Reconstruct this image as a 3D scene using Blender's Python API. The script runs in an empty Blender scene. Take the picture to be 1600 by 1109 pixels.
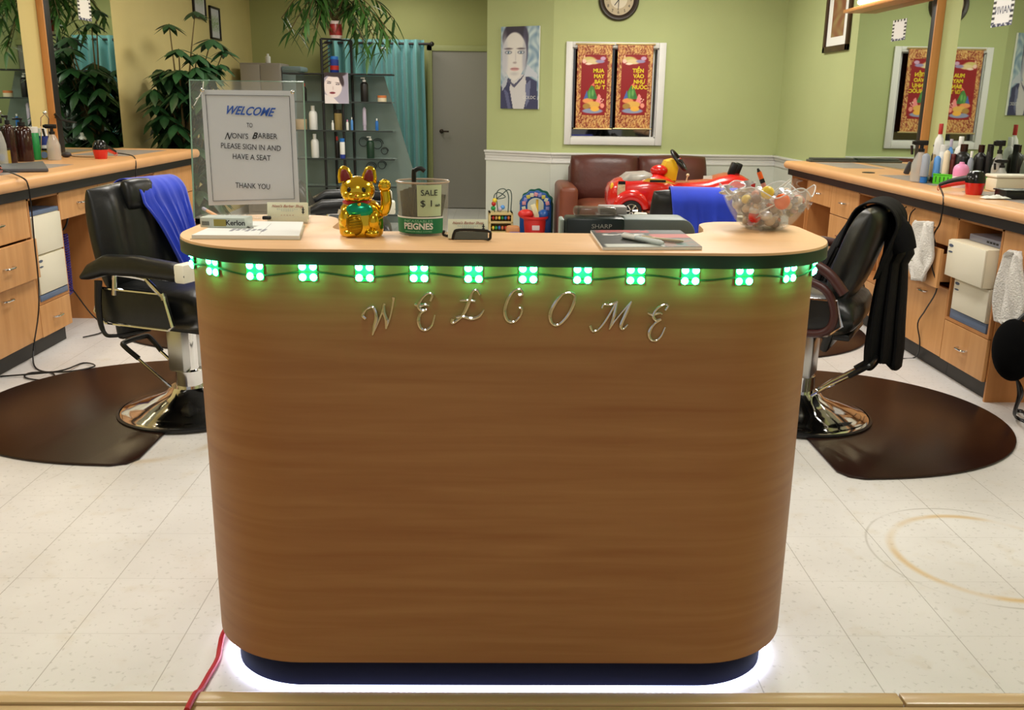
import bpy, bmesh, math, random
from math import sin, cos, pi, radians, atan2, sqrt, hypot
from mathutils import Vector, Matrix
random.seed(7)
SC = bpy.context.scene
COL = SC.collection

# ------------------------------------------------------------------ camera
FPX = 1454.0
_p, _y, _r = radians(15.3), radians(1.03), radians(0.75)
CAM = Vector((0, 0, 1.424))
FW = Vector((sin(_y)*cos(_p), cos(_y)*cos(_p), -sin(_p)))
_R0 = Vector((cos(_y), -sin(_y), 0)); _U0 = _R0.cross(FW)
RT = _R0*cos(_r) + _U0*sin(_r); UP = _U0*cos(_r) - _R0*sin(_r)
cd = bpy.data.cameras.new('camera'); cam = bpy.data.objects.new('camera', cd); COL.objects.link(cam)
cam.matrix_world = Matrix(((RT.x, UP.x, -FW.x, 0), (RT.y, UP.y, -FW.y, 0), (RT.z, UP.z, -FW.z, CAM.z), (0, 0, 0, 1)))
cd.sensor_fit = 'HORIZONTAL'; cd.sensor_width = 36; cd.lens = FPX/1600*36; cd.clip_start = 0.05
SC.camera = cam
def ray(x, y): return FW + RT*((x-800)/FPX) - UP*((y-554.5)/FPX)
def onz(x, y, z): d = ray(x, y); return CAM + d*((z-CAM.z)/d.z)
def ony(x, y, Y): d = ray(x, y); return CAM + d*(Y/d.y)
def onx(x, y, X): d = ray(x, y); return CAM + d*(X/d.x)

# ------------------------------------------------------------------ world, exposure, lights
w = bpy.data.worlds.new('world'); SC.world = w; w.use_nodes = True
w.node_tree.nodes['Background'].inputs[0].default_value = (0.95, 0.92, 0.88, 1)
w.node_tree.nodes['Background'].inputs[1].default_value = 0.35
SC.view_settings.view_transform = 'Standard'; SC.view_settings.look = 'None'
SC.view_settings.gamma = 1; SC.view_settings.use_curve_mapping = False
SC.view_settings.exposure = 0.16
CEIL = 2.85
CEIL_LAMPS = [(-1.6, 2.6, 30), (1.6, 2.6, 30), (-1.3, 5.4, 30), (1.3, 5.4, 30), (-1.4, 8.4, 26), (1.5, 8.4, 34), (-1.3, 11.6, 12), (0, -0.9, 26)]
def area(name, loc, rot, sx, sy, power, color):
    l = bpy.data.lights.new(name, 'AREA'); l.shape = 'RECTANGLE'; l.size = sx; l.size_y = sy
    l.energy = power; l.color = color
    o = bpy.data.objects.new(name, l); COL.objects.link(o); o.location = loc; o.rotation_euler = rot
    return o
for i, (x, y, pw) in enumerate(CEIL_LAMPS):
    area('ceiling_lamp_light', (x, y, CEIL-0.06), (0, 0, 0), 0.56, 1.16, pw, (1.0, 0.965, 0.90))

# ------------------------------------------------------------------ materials
def lin(c):
    c = c/255.0
    return c/12.92 if c <= 0.04045 else ((c+0.055)/1.055)**2.4
def L3(rgb): return tuple(lin(c) for c in rgb)
MATS = {}
def mat(name, rgb, rough=0.5, metal=0.0, noise=0.0, nscale=8.0, bump=0.0, bscale=40.0, alpha=1.0, trans=0.0, coat=0.0, emit=0.0, ior=1.45, stretch=(1, 1, 1), spec=0.5, sheen=0.0, ramp=None):
    if name in MATS: return MATS[name]
    m = bpy.data.materials.new(name); m.use_nodes = True; MATS[name] = m
    nt = m.node_tree; b = nt.nodes['Principled BSDF']
    c = L3(rgb)
    b.inputs['Base Color'].default_value = (*c, 1); b.inputs['Roughness'].default_value = rough
    b.inputs['Metallic'].default_value = metal; b.inputs['IOR'].default_value = ior
    b.inputs['Specular IOR Level'].default_value = spec
    b.inputs['Alpha'].default_value = alpha; b.inputs['Transmission Weight'].default_value = trans
    b.inputs['Coat Weight'].default_value = coat; b.inputs['Coat Roughness'].default_value = 0.08
    b.inputs['Sheen Weight'].default_value = sheen
    if emit:
        b.inputs['Emission Color'].default_value = (*c, 1); b.inputs['Emission Strength'].default_value = emit
    if noise or bump:
        tc = nt.nodes.new('ShaderNodeTexCoord'); mp = nt.nodes.new('ShaderNodeMapping')
        nt.links.new(tc.outputs['Object'], mp.inputs[0]); mp.inputs['Scale'].default_value = stretch
    if noise:
        n = nt.nodes.new('ShaderNodeTexNoise'); n.inputs['Scale'].default_value = nscale; n.inputs['Detail'].default_value = 5
        nt.links.new(mp.outputs[0], n.inputs['Vector'])
        r = nt.nodes.new('ShaderNodeValToRGB'); nt.links.new(n.outputs['Fac'], r.inputs[0])
        r.color_ramp.elements[0].position = 0.3; r.color_ramp.elements[1].position = 0.7
        c2 = L3(ramp) if ramp else tuple(v*(1-noise) for v in c)
        r.color_ramp.elements[0].color = (*c2, 1); r.color_ramp.elements[1].color = (*(c if ramp else tuple(min(1, v*(1+noise*0.6)) for v in c)), 1)
        nt.links.new(r.outputs[0], b.inputs['Base Color'])
    if bump:
        n2 = nt.nodes.new('ShaderNodeTexNoise'); n2.inputs['Scale'].default_value = bscale; n2.inputs['Detail'].default_value = 3
        nt.links.new(mp.outputs[0], n2.inputs['Vector'])
        bp = nt.nodes.new('ShaderNodeBump'); bp.inputs['Strength'].default_value = bump; bp.inputs['Distance'].default_value = 0.01
        nt.links.new(n2.outputs['Fac'], bp.inputs['Height']); nt.links.new(bp.outputs[0], b.inputs['Normal'])
    return m
def floor_mat():
    m = bpy.data.materials.new('vinyl_tile'); m.use_nodes = True; nt = m.node_tree; N = nt.nodes; Lk = nt.links.new
    b = N['Principled BSDF']; b.inputs['Roughness'].default_value = 0.38
    tc = N.new('ShaderNodeTexCoord')
    def math(op, a, c=None, d=None, clamp=False):
        n = N.new('ShaderNodeMath'); n.operation = op; n.use_clamp = clamp
        for i, v in enumerate((a, c, d)):
            if v is None: continue
            if isinstance(v, (int, float)): n.inputs[i].default_value = v
            else: Lk(v, n.inputs[i])
        return n.outputs[0]
    sx = N.new('ShaderNodeSeparateXYZ'); Lk(tc.outputs['Object'], sx.inputs[0])
    def line(co, off):
        f = math('FRACT', math('DIVIDE', math('ADD', co, off), 0.305))
        d = math('ABSOLUTE', math('SUBTRACT', f, 0.5))
        return math('GREATER_THAN', d, 0.5-0.0045)
    lx = line(sx.outputs[0], 1.151+30.5); ly = line(sx.outputs[1], -2.276+30.5)
    lines = math('MAXIMUM', lx, math('MULTIPLY', ly, 0.35))
    def noise(scale, detail=4, stretch=None):
        n = N.new('ShaderNodeTexNoise'); n.inputs['Scale'].default_value = scale; n.inputs['Detail'].default_value = detail
        Lk(tc.outputs['Object'], n.inputs['Vector']); return n.outputs['Fac']
    def mix(f, a, c):
        n = N.new('ShaderNodeMix'); n.data_type = 'RGBA'
        if isinstance(f, (int, float)): n.inputs[0].default_value = f
        else: Lk(f, n.inputs[0])
        for i, v in ((6, a), (7, c)):
            if isinstance(v, tuple): n.inputs[i].default_value = (*L3(v), 1)
            else: Lk(v, n.inputs[i])
        return n.outputs[2]
    def step(v, lo, hi):
        n = N.new('ShaderNodeMapRange'); n.interpolation_type = 'SMOOTHSTEP'; Lk(v, n.inputs[0])
        n.inputs[1].default_value = lo; n.inputs[2].default_value = hi; return n.outputs[0]
    col = mix(step(noise(1.6, 5), 0.35, 0.7), (212, 209, 207), (226, 224, 223))
    col = mix(math('MULTIPLY', step(noise(58, 2), 0.60, 0.70), 0.32), col, (150, 148, 142))
    col = mix(math('MULTIPLY', step(noise(9, 6), 0.55, 0.75), 0.25), col, (196, 180, 150))
    def ring(cx, cy, r, wd, colr, amt, col, dep=0.5):
        dx = math('SUBTRACT', sx.outputs[0], cx); dy = math('SUBTRACT', sx.outputs[1], cy)
        d = math('SQRT', math('ADD', math('MULTIPLY', dx, dx), math('MULTIPLY', dy, dy)))
        e = math('ABSOLUTE', math('SUBTRACT', d, r))
        mk = math('SUBTRACT', 1.0, step(e, 0.0, wd))
        mk = math('MULTIPLY', math('MULTIPLY', mk, step(noise(2.3, 3), 0.34, 0.6)), amt)
        return mix(mk, col, colr)
    col = ring(1.62, 2.76, 0.295, 0.024, (205, 172, 110), 0.8, col)
    col = ring(1.60, 2.77, 0.35, 0.007, (165, 160, 152), 0.7, col)
    col = ring(-1.50, 3.84, 0.32, 0.04, (190, 165, 120), 0.6, col)
    col = ring(-2.10, 3.50, 0.42, 0.008, (150, 140, 130), 0.7, col)
    col = mix(math('MULTIPLY', lines, 0.55), col, (120, 112, 100))
    Lk(col, b.inputs['Base Color'])
    return m
def wood(name, a, c, horizontal=True, rough=0.4, scale=1.0, coat=0.0):
    if name in MATS: return MATS[name]
    m = bpy.data.materials.new(name); m.use_nodes = True; MATS[name] = m; nt = m.node_tree; N = nt.nodes; Lk = nt.links.new
    b = N['Principled BSDF']; b.inputs['Roughness'].default_value = rough; b.inputs['Coat Weight'].default_value = coat; b.inputs['Coat Roughness'].default_value = 0.2
    tc = N.new('ShaderNodeTexCoord'); mp = N.new('ShaderNodeMapping'); Lk(tc.outputs['Object'], mp.inputs[0])
    mp.inputs['Scale'].default_value = (1.2*scale, 1.2*scale, 22*scale) if horizontal else (14*scale, 14*scale, 1.0*scale)
    n = N.new('ShaderNodeTexNoise'); n.inputs['Scale'].default_value = 1.6; n.inputs['Detail'].default_value = 6; n.inputs['Distortion'].default_value = 0.4
    Lk(mp.outputs[0], n.inputs['Vector'])
    r = N.new('ShaderNodeValToRGB'); Lk(n.outputs['Fac'], r.inputs[0])
    r.color_ramp.elements[0].position = 0.25; r.color_ramp.elements[0].color = (*L3(a), 1)
    r.color_ramp.elements[1].position = 0.75; r.color_ramp.elements[1].color = (*L3(c), 1)
    Lk(r.outputs[0], b.inputs['Base Color'])
    return m
def attr_mat(rough=0.45):
    if 'printed_art' in MATS: return MATS['printed_art']
    m = bpy.data.materials.new('printed_art'); m.use_nodes = True; MATS['printed_art'] = m
    b = m.node_tree.nodes['Principled BSDF']; b.inputs['Roughness'].default_value = rough
    a = m.node_tree.nodes.new('ShaderNodeVertexColor'); a.layer_name = 'Art'
    m.node_tree.links.new(a.outputs[0], b.inputs['Base Color']); return m

BLK = mat('black_leather', (16, 18, 19), 0.36, noise=0.3, nscale=3, bump=0.15, bscale=25)
BLKP = mat('black_plastic', (18, 18, 20), 0.35)
BLKB = mat('black_band', (26, 25, 26), 0.5)
CHR = mat('chrome', (225, 225, 225), 0.08, 1.0)
STEEL = mat('brushed_steel', (190, 190, 188), 0.3, 1.0)
CAB = wood('cabinet_laminate', (196, 140, 84), (214, 160, 104), False, 0.45)
CABD = wood('cabinet_side_laminate', (180, 120, 66), (196, 136, 80), False, 0.5)
TOPM = mat('worktop_laminate', (220, 168, 116), 0.38, noise=0.05, nscale=5)
GREYI = mat('grey_inset', (150, 142, 140), 0.4, noise=0.1, nscale=30)
DESKW = wood('desk_laminate', (148, 96, 56), (168, 120, 76), True, 0.46)
DESKT = mat('desk_top_laminate', (226, 182, 134), 0.42, noise=0.05, nscale=9, stretch=(1, 6, 1))
WHITE = mat('white_paint', (222, 222, 220), 0.45)
PAPER = mat('white_paper', (235, 236, 232), 0.6)
CREAMP = mat('cream_plastic', (226, 216, 190), 0.45)
RED = mat('red_plastic', (205, 20, 14), 0.25, coat=0.6)
BLUEC = mat('blue_cape_cloth', (24, 58, 200), 0.75, noise=0.2, nscale=6, sheen=0.3)
GLASS = mat('clear_acrylic', (240, 248, 245), 0.03, alpha=0.09, spec=0.8)
GLASSG = mat('glass_shelf', (150, 170, 165), 0.05, alpha=0.45, spec=0.8)
TYRE = mat('tyre_rubber', (22, 22, 24), 0.6)
GREENL = mat('leaf_green', (36, 74, 42), 0.38, noise=0.5, nscale=9)
GREENB = mat('bamboo_leaf_green', (62, 104, 42), 0.45, noise=0.4, nscale=9)
STEM = mat('plant_stem', (95, 80, 45), 0.7)
POTM = mat('terracotta_pot', (120, 70, 45), 0.7)
INK = mat('black_ink', (35, 35, 40), 0.6)
BLUEI = mat('blue_ink', (45, 90, 185), 0.6)

# ------------------------------------------------------------------ mesh builder
class MB:
    def __init__(s): s.bm = bmesh.new()
    def _merge(s, b2, M=None):
        if M is not None: bmesh.ops.transform(b2, matrix=M, verts=b2.verts)
        me = bpy.data.meshes.new('tmp'); b2.to_mesh(me); b2.free(); s.bm.from_mesh(me); bpy.data.meshes.remove(me)
        return s
    def box(s, x0, x1, y0, y1, z0, z1, bev=0.0, seg=2, M=None):
        if x0 > x1: x0, x1 = x1, x0
        if y0 > y1: y0, y1 = y1, y0
        b = bmesh.new(); bmesh.ops.create_cube(b, size=1.0)
        for v in b.verts:
            v.co = Vector(((x0+x1)/2+v.co.x*(x1-x0), (y0+y1)/2+v.co.y*(y1-y0), (z0+z1)/2+v.co.z*(z1-z0)))
        bev = min(bev, 0.45*min(x1-x0, y1-y0, z1-z0))
        if bev > 0: bmesh.ops.bevel(b, geom=b.edges[:], offset=bev, segments=seg, affect='EDGES', profile=0.5)
        return s._merge(b, M)
    def lathe(s, prof, n=24, c=(0, 0, 0), M=None, cap=True):
        b = bmesh.new(); rings = []
        for r, z in prof:
            if r < 1e-6: rings.append([b.verts.new((c[0], c[1], c[2]+z))])
            else: rings.append([b.verts.new((c[0]+r*cos(2*pi*i/n), c[1]+r*sin(2*pi*i/n), c[2]+z)) for i in range(n)])
        for A, B in zip(rings, rings[1:]):
            if len(A) == 1 and len(B) == 1: continue
            for i in range(n):
                j = (i+1) % n
                if len(A) == 1: b.faces.new((A[0], B[j], B[i]))
                elif len(B) == 1: b.faces.new((A[i], A[j], B[0]))
                else: b.faces.new((A[i], A[j], B[j], B[i]))
        if cap:
            if len(rings[0]) > 2: b.faces.new(rings[0][::-1])
            if len(rings[-1]) > 2: b.faces.new(rings[-1])
        bmesh.ops.recalc_face_normals(b, faces=b.faces)
        return s._merge(b, M)
    def tube(s, pts, r, n=8, smooth=0, closed=False, flat=None, cap=True):
        pts = [Vector(p) for p in pts]
        rad = list(r) if isinstance(r, (list, tuple)) else [r]*len(pts)
        if smooth: pts, rad = catmull(pts, rad, smooth, closed)
        b = bmesh.new(); rings = []; m = len(pts); prev = None
        for i, p in enumerate(pts):
            if closed: t = pts[(i+1) % m]-pts[i-1]
            else: t = pts[min(i+1, m-1)]-pts[max(i-1, 0)]
            if t.length < 1e-9: t = Vector((0, 0, 1))
            t.normalize()
            if prev is None:
                a = Vector((0, 0, 1)) if abs(t.z) < 0.9 else Vector((1, 0, 0))
                u = (a-t*a.dot(t)).normalized()
            else:
                u = prev-t*prev.dot(t); u = u.normalized() if u.length > 1e-6 else t.orthogonal().normalized()
            prev = u; v = t.cross(u)
            rings.append([b.verts.new(p+(u*cos(2*pi*k/n)+v*sin(2*pi*k/n))*rad[i]) for k in range(n)])
        rng = range(m) if closed else range(m-1)
        for i in rng:
            A, B = rings[i], rings[(i+1) % m]
            for k in range(n): b.faces.new((A[k], A[(k+1) % n], B[(k+1) % n], B[k]))
        if not closed and cap: b.faces.new(rings[0][::-1]); b.faces.new(rings[-1])
        bmesh.ops.recalc_face_normals(b, faces=b.faces)
        return s._merge(b)
    def prism(s, poly, z0, z1, bev=0.0, M=None):
        b = bmesh.new(); A = [b.verts.new((x, y, z0)) for x, y in poly]; f = b.faces.new(A)
        r = bmesh.ops.extrude_face_region(b, geom=[f])
        for v in r['geom']:
            if isinstance(v, bmesh.types.BMVert): v.co.z = z1
        bmesh.ops.recalc_face_normals(b, faces=b.faces)
        if bev:
            ed = [e for e in b.edges if abs(e.verts[0].co.z-e.verts[1].co.z) < 1e-7]
            bmesh.ops.bevel(b, geom=ed, offset=bev, segments=2, affect='EDGES', profile=0.5)
        return s._merge(b, M)
    def quad(s, a, b_, c, d):
        vs = [s.bm.verts.new(p) for p in (a, b_, c, d)]; s.bm.faces.new(vs); return s
    def poly(s, pts):
        s.bm.faces.new([s.bm.verts.new(p) for p in pts]); return s
    def grid(s, fn, nu, nv, closeu=False):
        V = [[s.bm.verts.new(fn(i/nu, j/nv)) for j in range(nv+1)] for i in range(nu if closeu else nu+1)]
        for i in range(nu):
            i2 = (i+1) % nu if closeu else i+1
            for j in range(nv): s.bm.faces.new((V[i][j], V[i2][j], V[i2][j+1], V[i][j+1]))
        return s
    def loft(s, rings, cap=True, M=None):
        b = bmesh.new(); R = [[b.verts.new(p) for p in r] for r in rings]; n = len(R[0])
        for A, B in zip(R, R[1:]):
            for i in range(n): b.faces.new((A[i], A[(i+1) % n], B[(i+1) % n], B[i]))
        if cap: b.faces.new(R[0][::-1]); b.faces.new(R[-1])
        bmesh.ops.recalc_face_normals(b, faces=b.faces)
        return s._merge(b, M)
    def cushion(s, w, h, t, rnd=0.4, lobes=0, ldepth=0.15, M=None, n=22, edge=2.6, taper=0.0):
        # pillow lying in the XZ plane, thickness along Y, w wide in X, h high in Z, centred
        b = bmesh.new()
        def outline(u, v):
            # square -> rounded square map
            uu = u*sqrt(max(0, 1-rnd*v*v/2)); vv = v*sqrt(max(0, 1-rnd*u*u/2)); return uu, vv
        for sg in (1, -1):
            V = []
            for i in range(n+1):
                row = []
                for j in range(n+1):
                    u = -cos(pi*i/n); v = -cos(pi*j/n)
                    e = (max(0, 1-abs(u)**edge)*max(0, 1-abs(v)**edge))**0.4
                    th = t/2*e
                    if lobes and sg > 0: th *= 1-ldepth*(0.5+0.5*cos(2*pi*lobes*(u+1)/2))*1.6
                    uu, vv = outline(u, v)
                    row.append(b.verts.new((uu*w/2*(1-taper*(vv+1)/2), -sg*th, vv*h/2)))
                V.append(row)
            for i in range(n):
                for j in range(n): b.faces.new((V[i][j], V[i+1][j], V[i+1][j+1], V[i][j+1]))
        bmesh.ops.remove_doubles(b, verts=b.verts, dist=1e-5)
        bmesh.ops.recalc_face_normals(b, faces=b.faces)
        return s._merge(b, M)
    def ball(s, c, r, sc=(1, 1, 1), n=16, M=None):
        b = bmesh.new(); bmesh.ops.create_uvsphere(b, u_segments=n, v_segments=max(6, n//2+2), radius=r)
        for v in b.verts: v.co = Vector((c[0]+v.co.x*sc[0], c[1]+v.co.y*sc[1], c[2]+v.co.z*sc[2]))
        return s._merge(b, M)
    def build(s, name, m, parent=None, smooth=True, solid=0.0, loc=None, rz=None):
        me = bpy.data.meshes.new(name); s.bm.to_mesh(me); s.bm.free()
        if smooth:
            for p in me.polygons: p.use_smooth = True
            me.set_sharp_from_angle(angle=radians(40))
        me.materials.append(m)
        o = bpy.data.objects.new(name, me); COL.objects.link(o)
        if parent: o.parent = parent
        if loc is not None: o.location = loc
        if rz is not None: o.rotation_euler = (0, 0, rz)
        if solid:
            md = o.modifiers.new('thickness', 'SOLIDIFY'); md.thickness = solid; md.offset = 0
        return o
def catmull(pts, rad, k, closed=False):
    P, Rr = [], []; m = len(pts)
    for i in range(m if closed else m-1):
        if closed: p0, p1, p2, p3 = pts[i-1], pts[i], pts[(i+1) % m], pts[(i+2) % m]
        else: p0, p1, p2, p3 = pts[max(i-1, 0)], pts[i], pts[i+1], pts[min(i+2, m-1)]
        for q in range(k):
            t = q/k
            P.append(0.5*((2*p1)+(p2-p0)*t+(2*p0-5*p1+4*p2-p3)*t*t+(3*p1-p0-3*p2+p3)*t**3))
            Rr.append(rad[i]*(1-t)+rad[(i+1) % m]*t)
    if not closed: P.append(pts[-1]); Rr.append(rad[-1])
    return P, Rr
def tag(o, label, cat, group=None, kind=None):
    o['label'] = label; o['category'] = cat
    if group: o['group'] = group
    if kind: o['kind'] = kind
    return o
def thing(name, label, cat, loc=(0, 0, 0), rz=0.0, group=None):
    o = bpy.data.objects.new(name, None); COL.objects.link(o); o.location = loc; o.rotation_euler = (0, 0, rz)
    o.empty_display_size = 0.05
    return tag(o, label, cat, group)
def struct(name, mb, m, parent=None, **k):
    o = mb.build(name, m, parent, **k)
    if parent is None: o['kind'] = 'structure'
    return o
def solo(name, mb, m, label, cat, group=None, **k): return tag(mb.build(name, m, None, **k), label, cat, group)
def rot(x=0, y=0, z=0, loc=(0, 0, 0)):
    return Matrix.Translation(loc) @ Matrix.Rotation(z, 4, 'Z') @ Matrix.Rotation(y, 4, 'Y') @ Matrix.Rotation(x, 4, 'X')
def text(s, size, m, parent, M, name='lettering', shear=0.0, ext=0.0003, align='CENTER', bold=0.0):
    c = bpy.data.curves.new('t', 'FONT'); c.body = s; c.size = size; c.align_x = align; c.align_y = 'CENTER'
    c.shear = shear; c.extrude = ext; c.offset = bold; c.resolution_u = 3
    o = bpy.data.objects.new('t', c); COL.objects.link(o)
    me = bpy.data.meshes.new_from_object(o.evaluated_get(bpy.context.evaluated_depsgraph_get()))
    bpy.data.objects.remove(o); bpy.data.curves.remove(c)
    me.transform(M); me.materials.clear(); me.materials.append(m)
    o = bpy.data.objects.new(name, me); COL.objects.link(o)
    if parent: o.parent = parent
    return o
def copy_tree(o, parent=None, first=True):
    c = o.copy(); COL.objects.link(c); c.parent = parent
    for ch in list(o.children): copy_tree(ch, c, False)
    return c
def sstep(a, b, x):
    t = max(0, min(1, (x-a)/(b-a))); return t*t*(3-2*t)
# a printed picture: colour attribute on a fine grid; fn(u, v) -> sRGB 0..255, u right, v up
def art(name, wd, ht, nx, ny, fn, parent, M):
    bm = bmesh.new(); lay = bm.verts.layers.float_color.new('Art')
    V = []
    for i in range(nx+1):
        row = []
        for j in range(ny+1):
            u, v = i/nx, j/ny
            vt = bm.verts.new((wd*(u-0.5), 0, ht*(v-0.5))); c = fn(u, v); vt[lay] = (*L3(c), 1); row.append(vt)
        V.append(row)
    for i in range(nx):
        for j in range(ny): bm.faces.new((V[i][j], V[i+1][j], V[i+1][j+1], V[i][j+1]))
    bmesh.ops.transform(bm, matrix=M, verts=bm.verts)
    me = bpy.data.meshes.new(name); bm.to_mesh(me); bm.free(); me.materials.append(attr_mat())
    o = bpy.data.objects.new(name, me); COL.objects.link(o)
    if parent: o.parent = parent
    return o
class Paint:
    def __init__(s, bg): s.ops = []; s.bg = bg
    def ell(s, cx, cy, rx, ry, c, soft=0.15, a=0.0): s.ops.append(('e', cx, cy, rx, ry, c, soft, a)); return s
    def pg(s, pts, c): s.ops.append(('p', pts, c)); return s
    def __call__(s, u, v):
        c = s.bg(u, v) if callable(s.bg) else s.bg
        for o in s.ops:
            if o[0] == 'e':
                _, cx, cy, rx, ry, cc, sf, a = o
                dx, dy = u-cx, v-cy; x = dx*cos(a)+dy*sin(a); y = -dx*sin(a)+dy*cos(a)
                d = hypot(x/rx, y/ry); k = 1-sstep(1-sf, 1+sf, d)
            else:
                _, pts, cc = o; k = 0; n = len(pts); ins = False
                for i in range(n):
                    x1, y1 = pts[i]; x2, y2 = pts[i-1]
                    if (y1 > v) != (y2 > v) and u < (x2-x1)*(v-y1)/(y2-y1)+x1: ins = not ins
                k = 1.0 if ins else 0.0
            if k > 0: c = tuple(p*(1-k)+q*k for p, q in zip(c, cc))
        return c
def h2(i, j, s=0): return (sin(i*127.1+j*311.7+s*74.7)*43758.5453) % 1.0

# ------------------------------------------------------------------ room shell
XL, XR, YB, YF = -3.20, 2.94, 10.0, 12.75
WG = mat('green_wall_paint', (178, 188, 134), 0.75, noise=0.03, nscale=2)
WY = mat('yellow_wall_paint', (208, 192, 132), 0.75, noise=0.04, nscale=2)
WCO = mat('wainscot_paint', (206, 210, 200), 0.7)
CW = mat('ceiling_tile', (215, 213, 205), 0.9, noise=0.05, nscale=20)
struct('floor', MB().box(XL-0.1, XR+0.1, 1.965, YF+0.1, -0.05, 0), floor_mat(), smooth=False)
struct('ceiling', MB().box(XL-0.1, XR+0.1, -2.5, YF+0.1, CEIL, CEIL+0.05), CW, smooth=False)
struct('wall_left', MB().box(XL-0.1, XL, -2.5, YF+0.1, 0, CEIL), WY, smooth=False)
struct('wall_right', MB().box(XR, XR+0.1, -2.5, YB+0.1, 0, CEIL), WG, smooth=False)
wx0, wx1, wz0, wz1 = 0.76, 1.645, 1.06, 1.955      # window opening
wb = MB().box(0.56, wx0, YB, YB+0.1, 0, CEIL).box(wx1, XR+0.1, YB, YB+0.1, 0, CEIL).box(wx0, wx1, YB, YB+0.1, 0, wz0).box(wx0, wx1, YB, YB+0.1, wz1, CEIL)
struct('wall_back', wb, WG, smooth=False)
P0, P1 = Vector((-0.12, 10.42, 0)), Vector((0.56, 10.0, 0))
dv = (P1-P0).normalized(); nv = Vector((dv.y, -dv.x, 0))    # towards the room
def along(t, out, z): q = P0+dv*t+nv*out; return Vector((q.x, q.y, z))
LA = (P1-P0).length
def pbox(t0, t1, o0, o1, z0, z1, bev=0.0):
    ang = atan2(dv.y, dv.x)
    return MB().box(t0, t1, -o1, -o0, z0, z1, bev, M=rot(z=ang, loc=P0))
struct('wall_angled', pbox(0, LA, -0.1, 0, 0, CEIL), WG, smooth=False)
struct('wall_return', MB().box(-0.12, -0.02, 10.46, YF, 0, CEIL), WG, smooth=False)
struct('wall_far', MB().box(XL-0.1, 0.0, YF, YF+0.1, 0, CEIL), mat('far_wall_paint', (172, 174, 116), 0.75, noise=0.03, nscale=2), smooth=False)
# wainscot and chair rail
struct('trim_1', MB().box(P1.x, XR, YB-0.012, YB, 0.09, 0.80), WCO)
struct('trim_2', pbox(0, LA+0.005, 0, 0.012, 0.09, 0.80), WCO)
struct('trim_3', MB().box(XR-0.012, XR, 7.8, YB, 0.09, 0.80), WCO)
def rail(t0, t1, M): 
    m = MB()
    for z0, z1, d in ((0.79, 0.815, 0.022), (0.815, 0.85, 0.014), (0.85, 0.88, 0.026), (0.88, 0.90, 0.045)):
        m.box(t0, t1, -d, 0, z0, z1, 0.004, M=M)
    return m
struct('trim_4', rail(P1.x, XR, rot(loc=(0, YB, 0))), WHITE)
struct('trim_5', rail(-0.01, LA+0.02, rot(z=atan2(dv.y, dv.x), loc=P0)), WHITE)
struct('trim_6', rail(0, 2.2, rot(z=-pi/2, loc=(XR, YB, 0))), WHITE)
struct('baseboard_back', MB().box(P1.x, XR, YB-0.02, YB, 0, 0.09, 0.004), WHITE)
struct('baseboard_angled', pbox(0, LA, 0, 0.02, 0, 0.09, 0.004), WHITE)
struct('baseboard_left', MB().box(XL, XL+0.015, 8.0, YF, 0, 0.09, 0.004), WHITE)
# wooden threshold in front of the desk and the flooring nearer than it
TH = wood('threshold_wood', (188, 158, 114), (204, 174, 130), True, 0.3, coat=0.4)
th = struct('trim_7', MB().box(XL, onz(1411, 1100, 0).x-0.004, 1.958, 2.004, -0.01, 0.012, 0.005).box(onz(1411, 1100, 0).x, XR, 1.958, 2.004, -0.01, 0.012, 0.005), TH)
struct('floor_near', MB().box(XL, XR, -2.5, 1.955, -0.06, 0.004), TH, smooth=False)
# far door
dr = struct('door_1', MB().box(-0.86, -0.13, YF-0.05, YF-0.01, 0.01, 2.03, 0.004), mat('grey_door', (150, 146, 140), 0.6), smooth=False)
struct('door_frame', MB().box(-0.93, -0.86, YF-0.07, YF, 0, 2.1, 0.004).box(-0.93, -0.12, YF-0.07, YF, 2.03, 2.1, 0.004), mat('door_frame_paint', (168, 172, 120), 0.6), dr)
hp = ony(690, 205, YF-0.06)
struct('door_handle', MB().lathe([(0.028, 0), (0.028, 0.012), (0.012, 0.02), (0.012, 0.05)], 16, M=rot(x=pi/2, loc=hp)).box(hp.x-0.01, hp.x+0.10, hp.y-0.06, hp.y-0.045, hp.z-0.01, hp.z+0.01, 0.005), mat('dark_bronze', (55, 45, 38), 0.4, 0.8), dr)
# interior window
wf = MB()
a, b_, c_, d_ = 0.693, 1.718, 0.985, 2.01
wf.box(a, wx0, YB-0.03, YB, c_, d_, 0.006).box(wx1, b_, YB-0.03, YB, c_, d_, 0.006).box(wx0, wx1, YB-0.03, YB, c_, wz0, 0.006).box(wx0, wx1, YB-0.03, YB, wz1, d_, 0.006)
win = struct('window_1', wf, WHITE)
struct('window_reveal', MB().box(wx0, wx0+0.01, YB, YB+0.1, wz0, wz1).box(wx1-0.01, wx1, YB, YB+0.1, wz0, wz1).box(wx0, wx1, YB, YB+0.1, wz0, wz0+0.01).box(wx0, wx1, YB, YB+0.1, wz1-0.01, wz1).box(1.60, 1.612, YB+0.05, YB+0.07, wz0, wz1), WHITE, win)
struct('window_pane', MB().box(wx0, wx1, YB+0.075, YB+0.08, wz0, wz1), mat('dark_window_glass', (9, 10, 10), 0.03, spec=1.0, ior=1.9), win, smooth=False)
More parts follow.
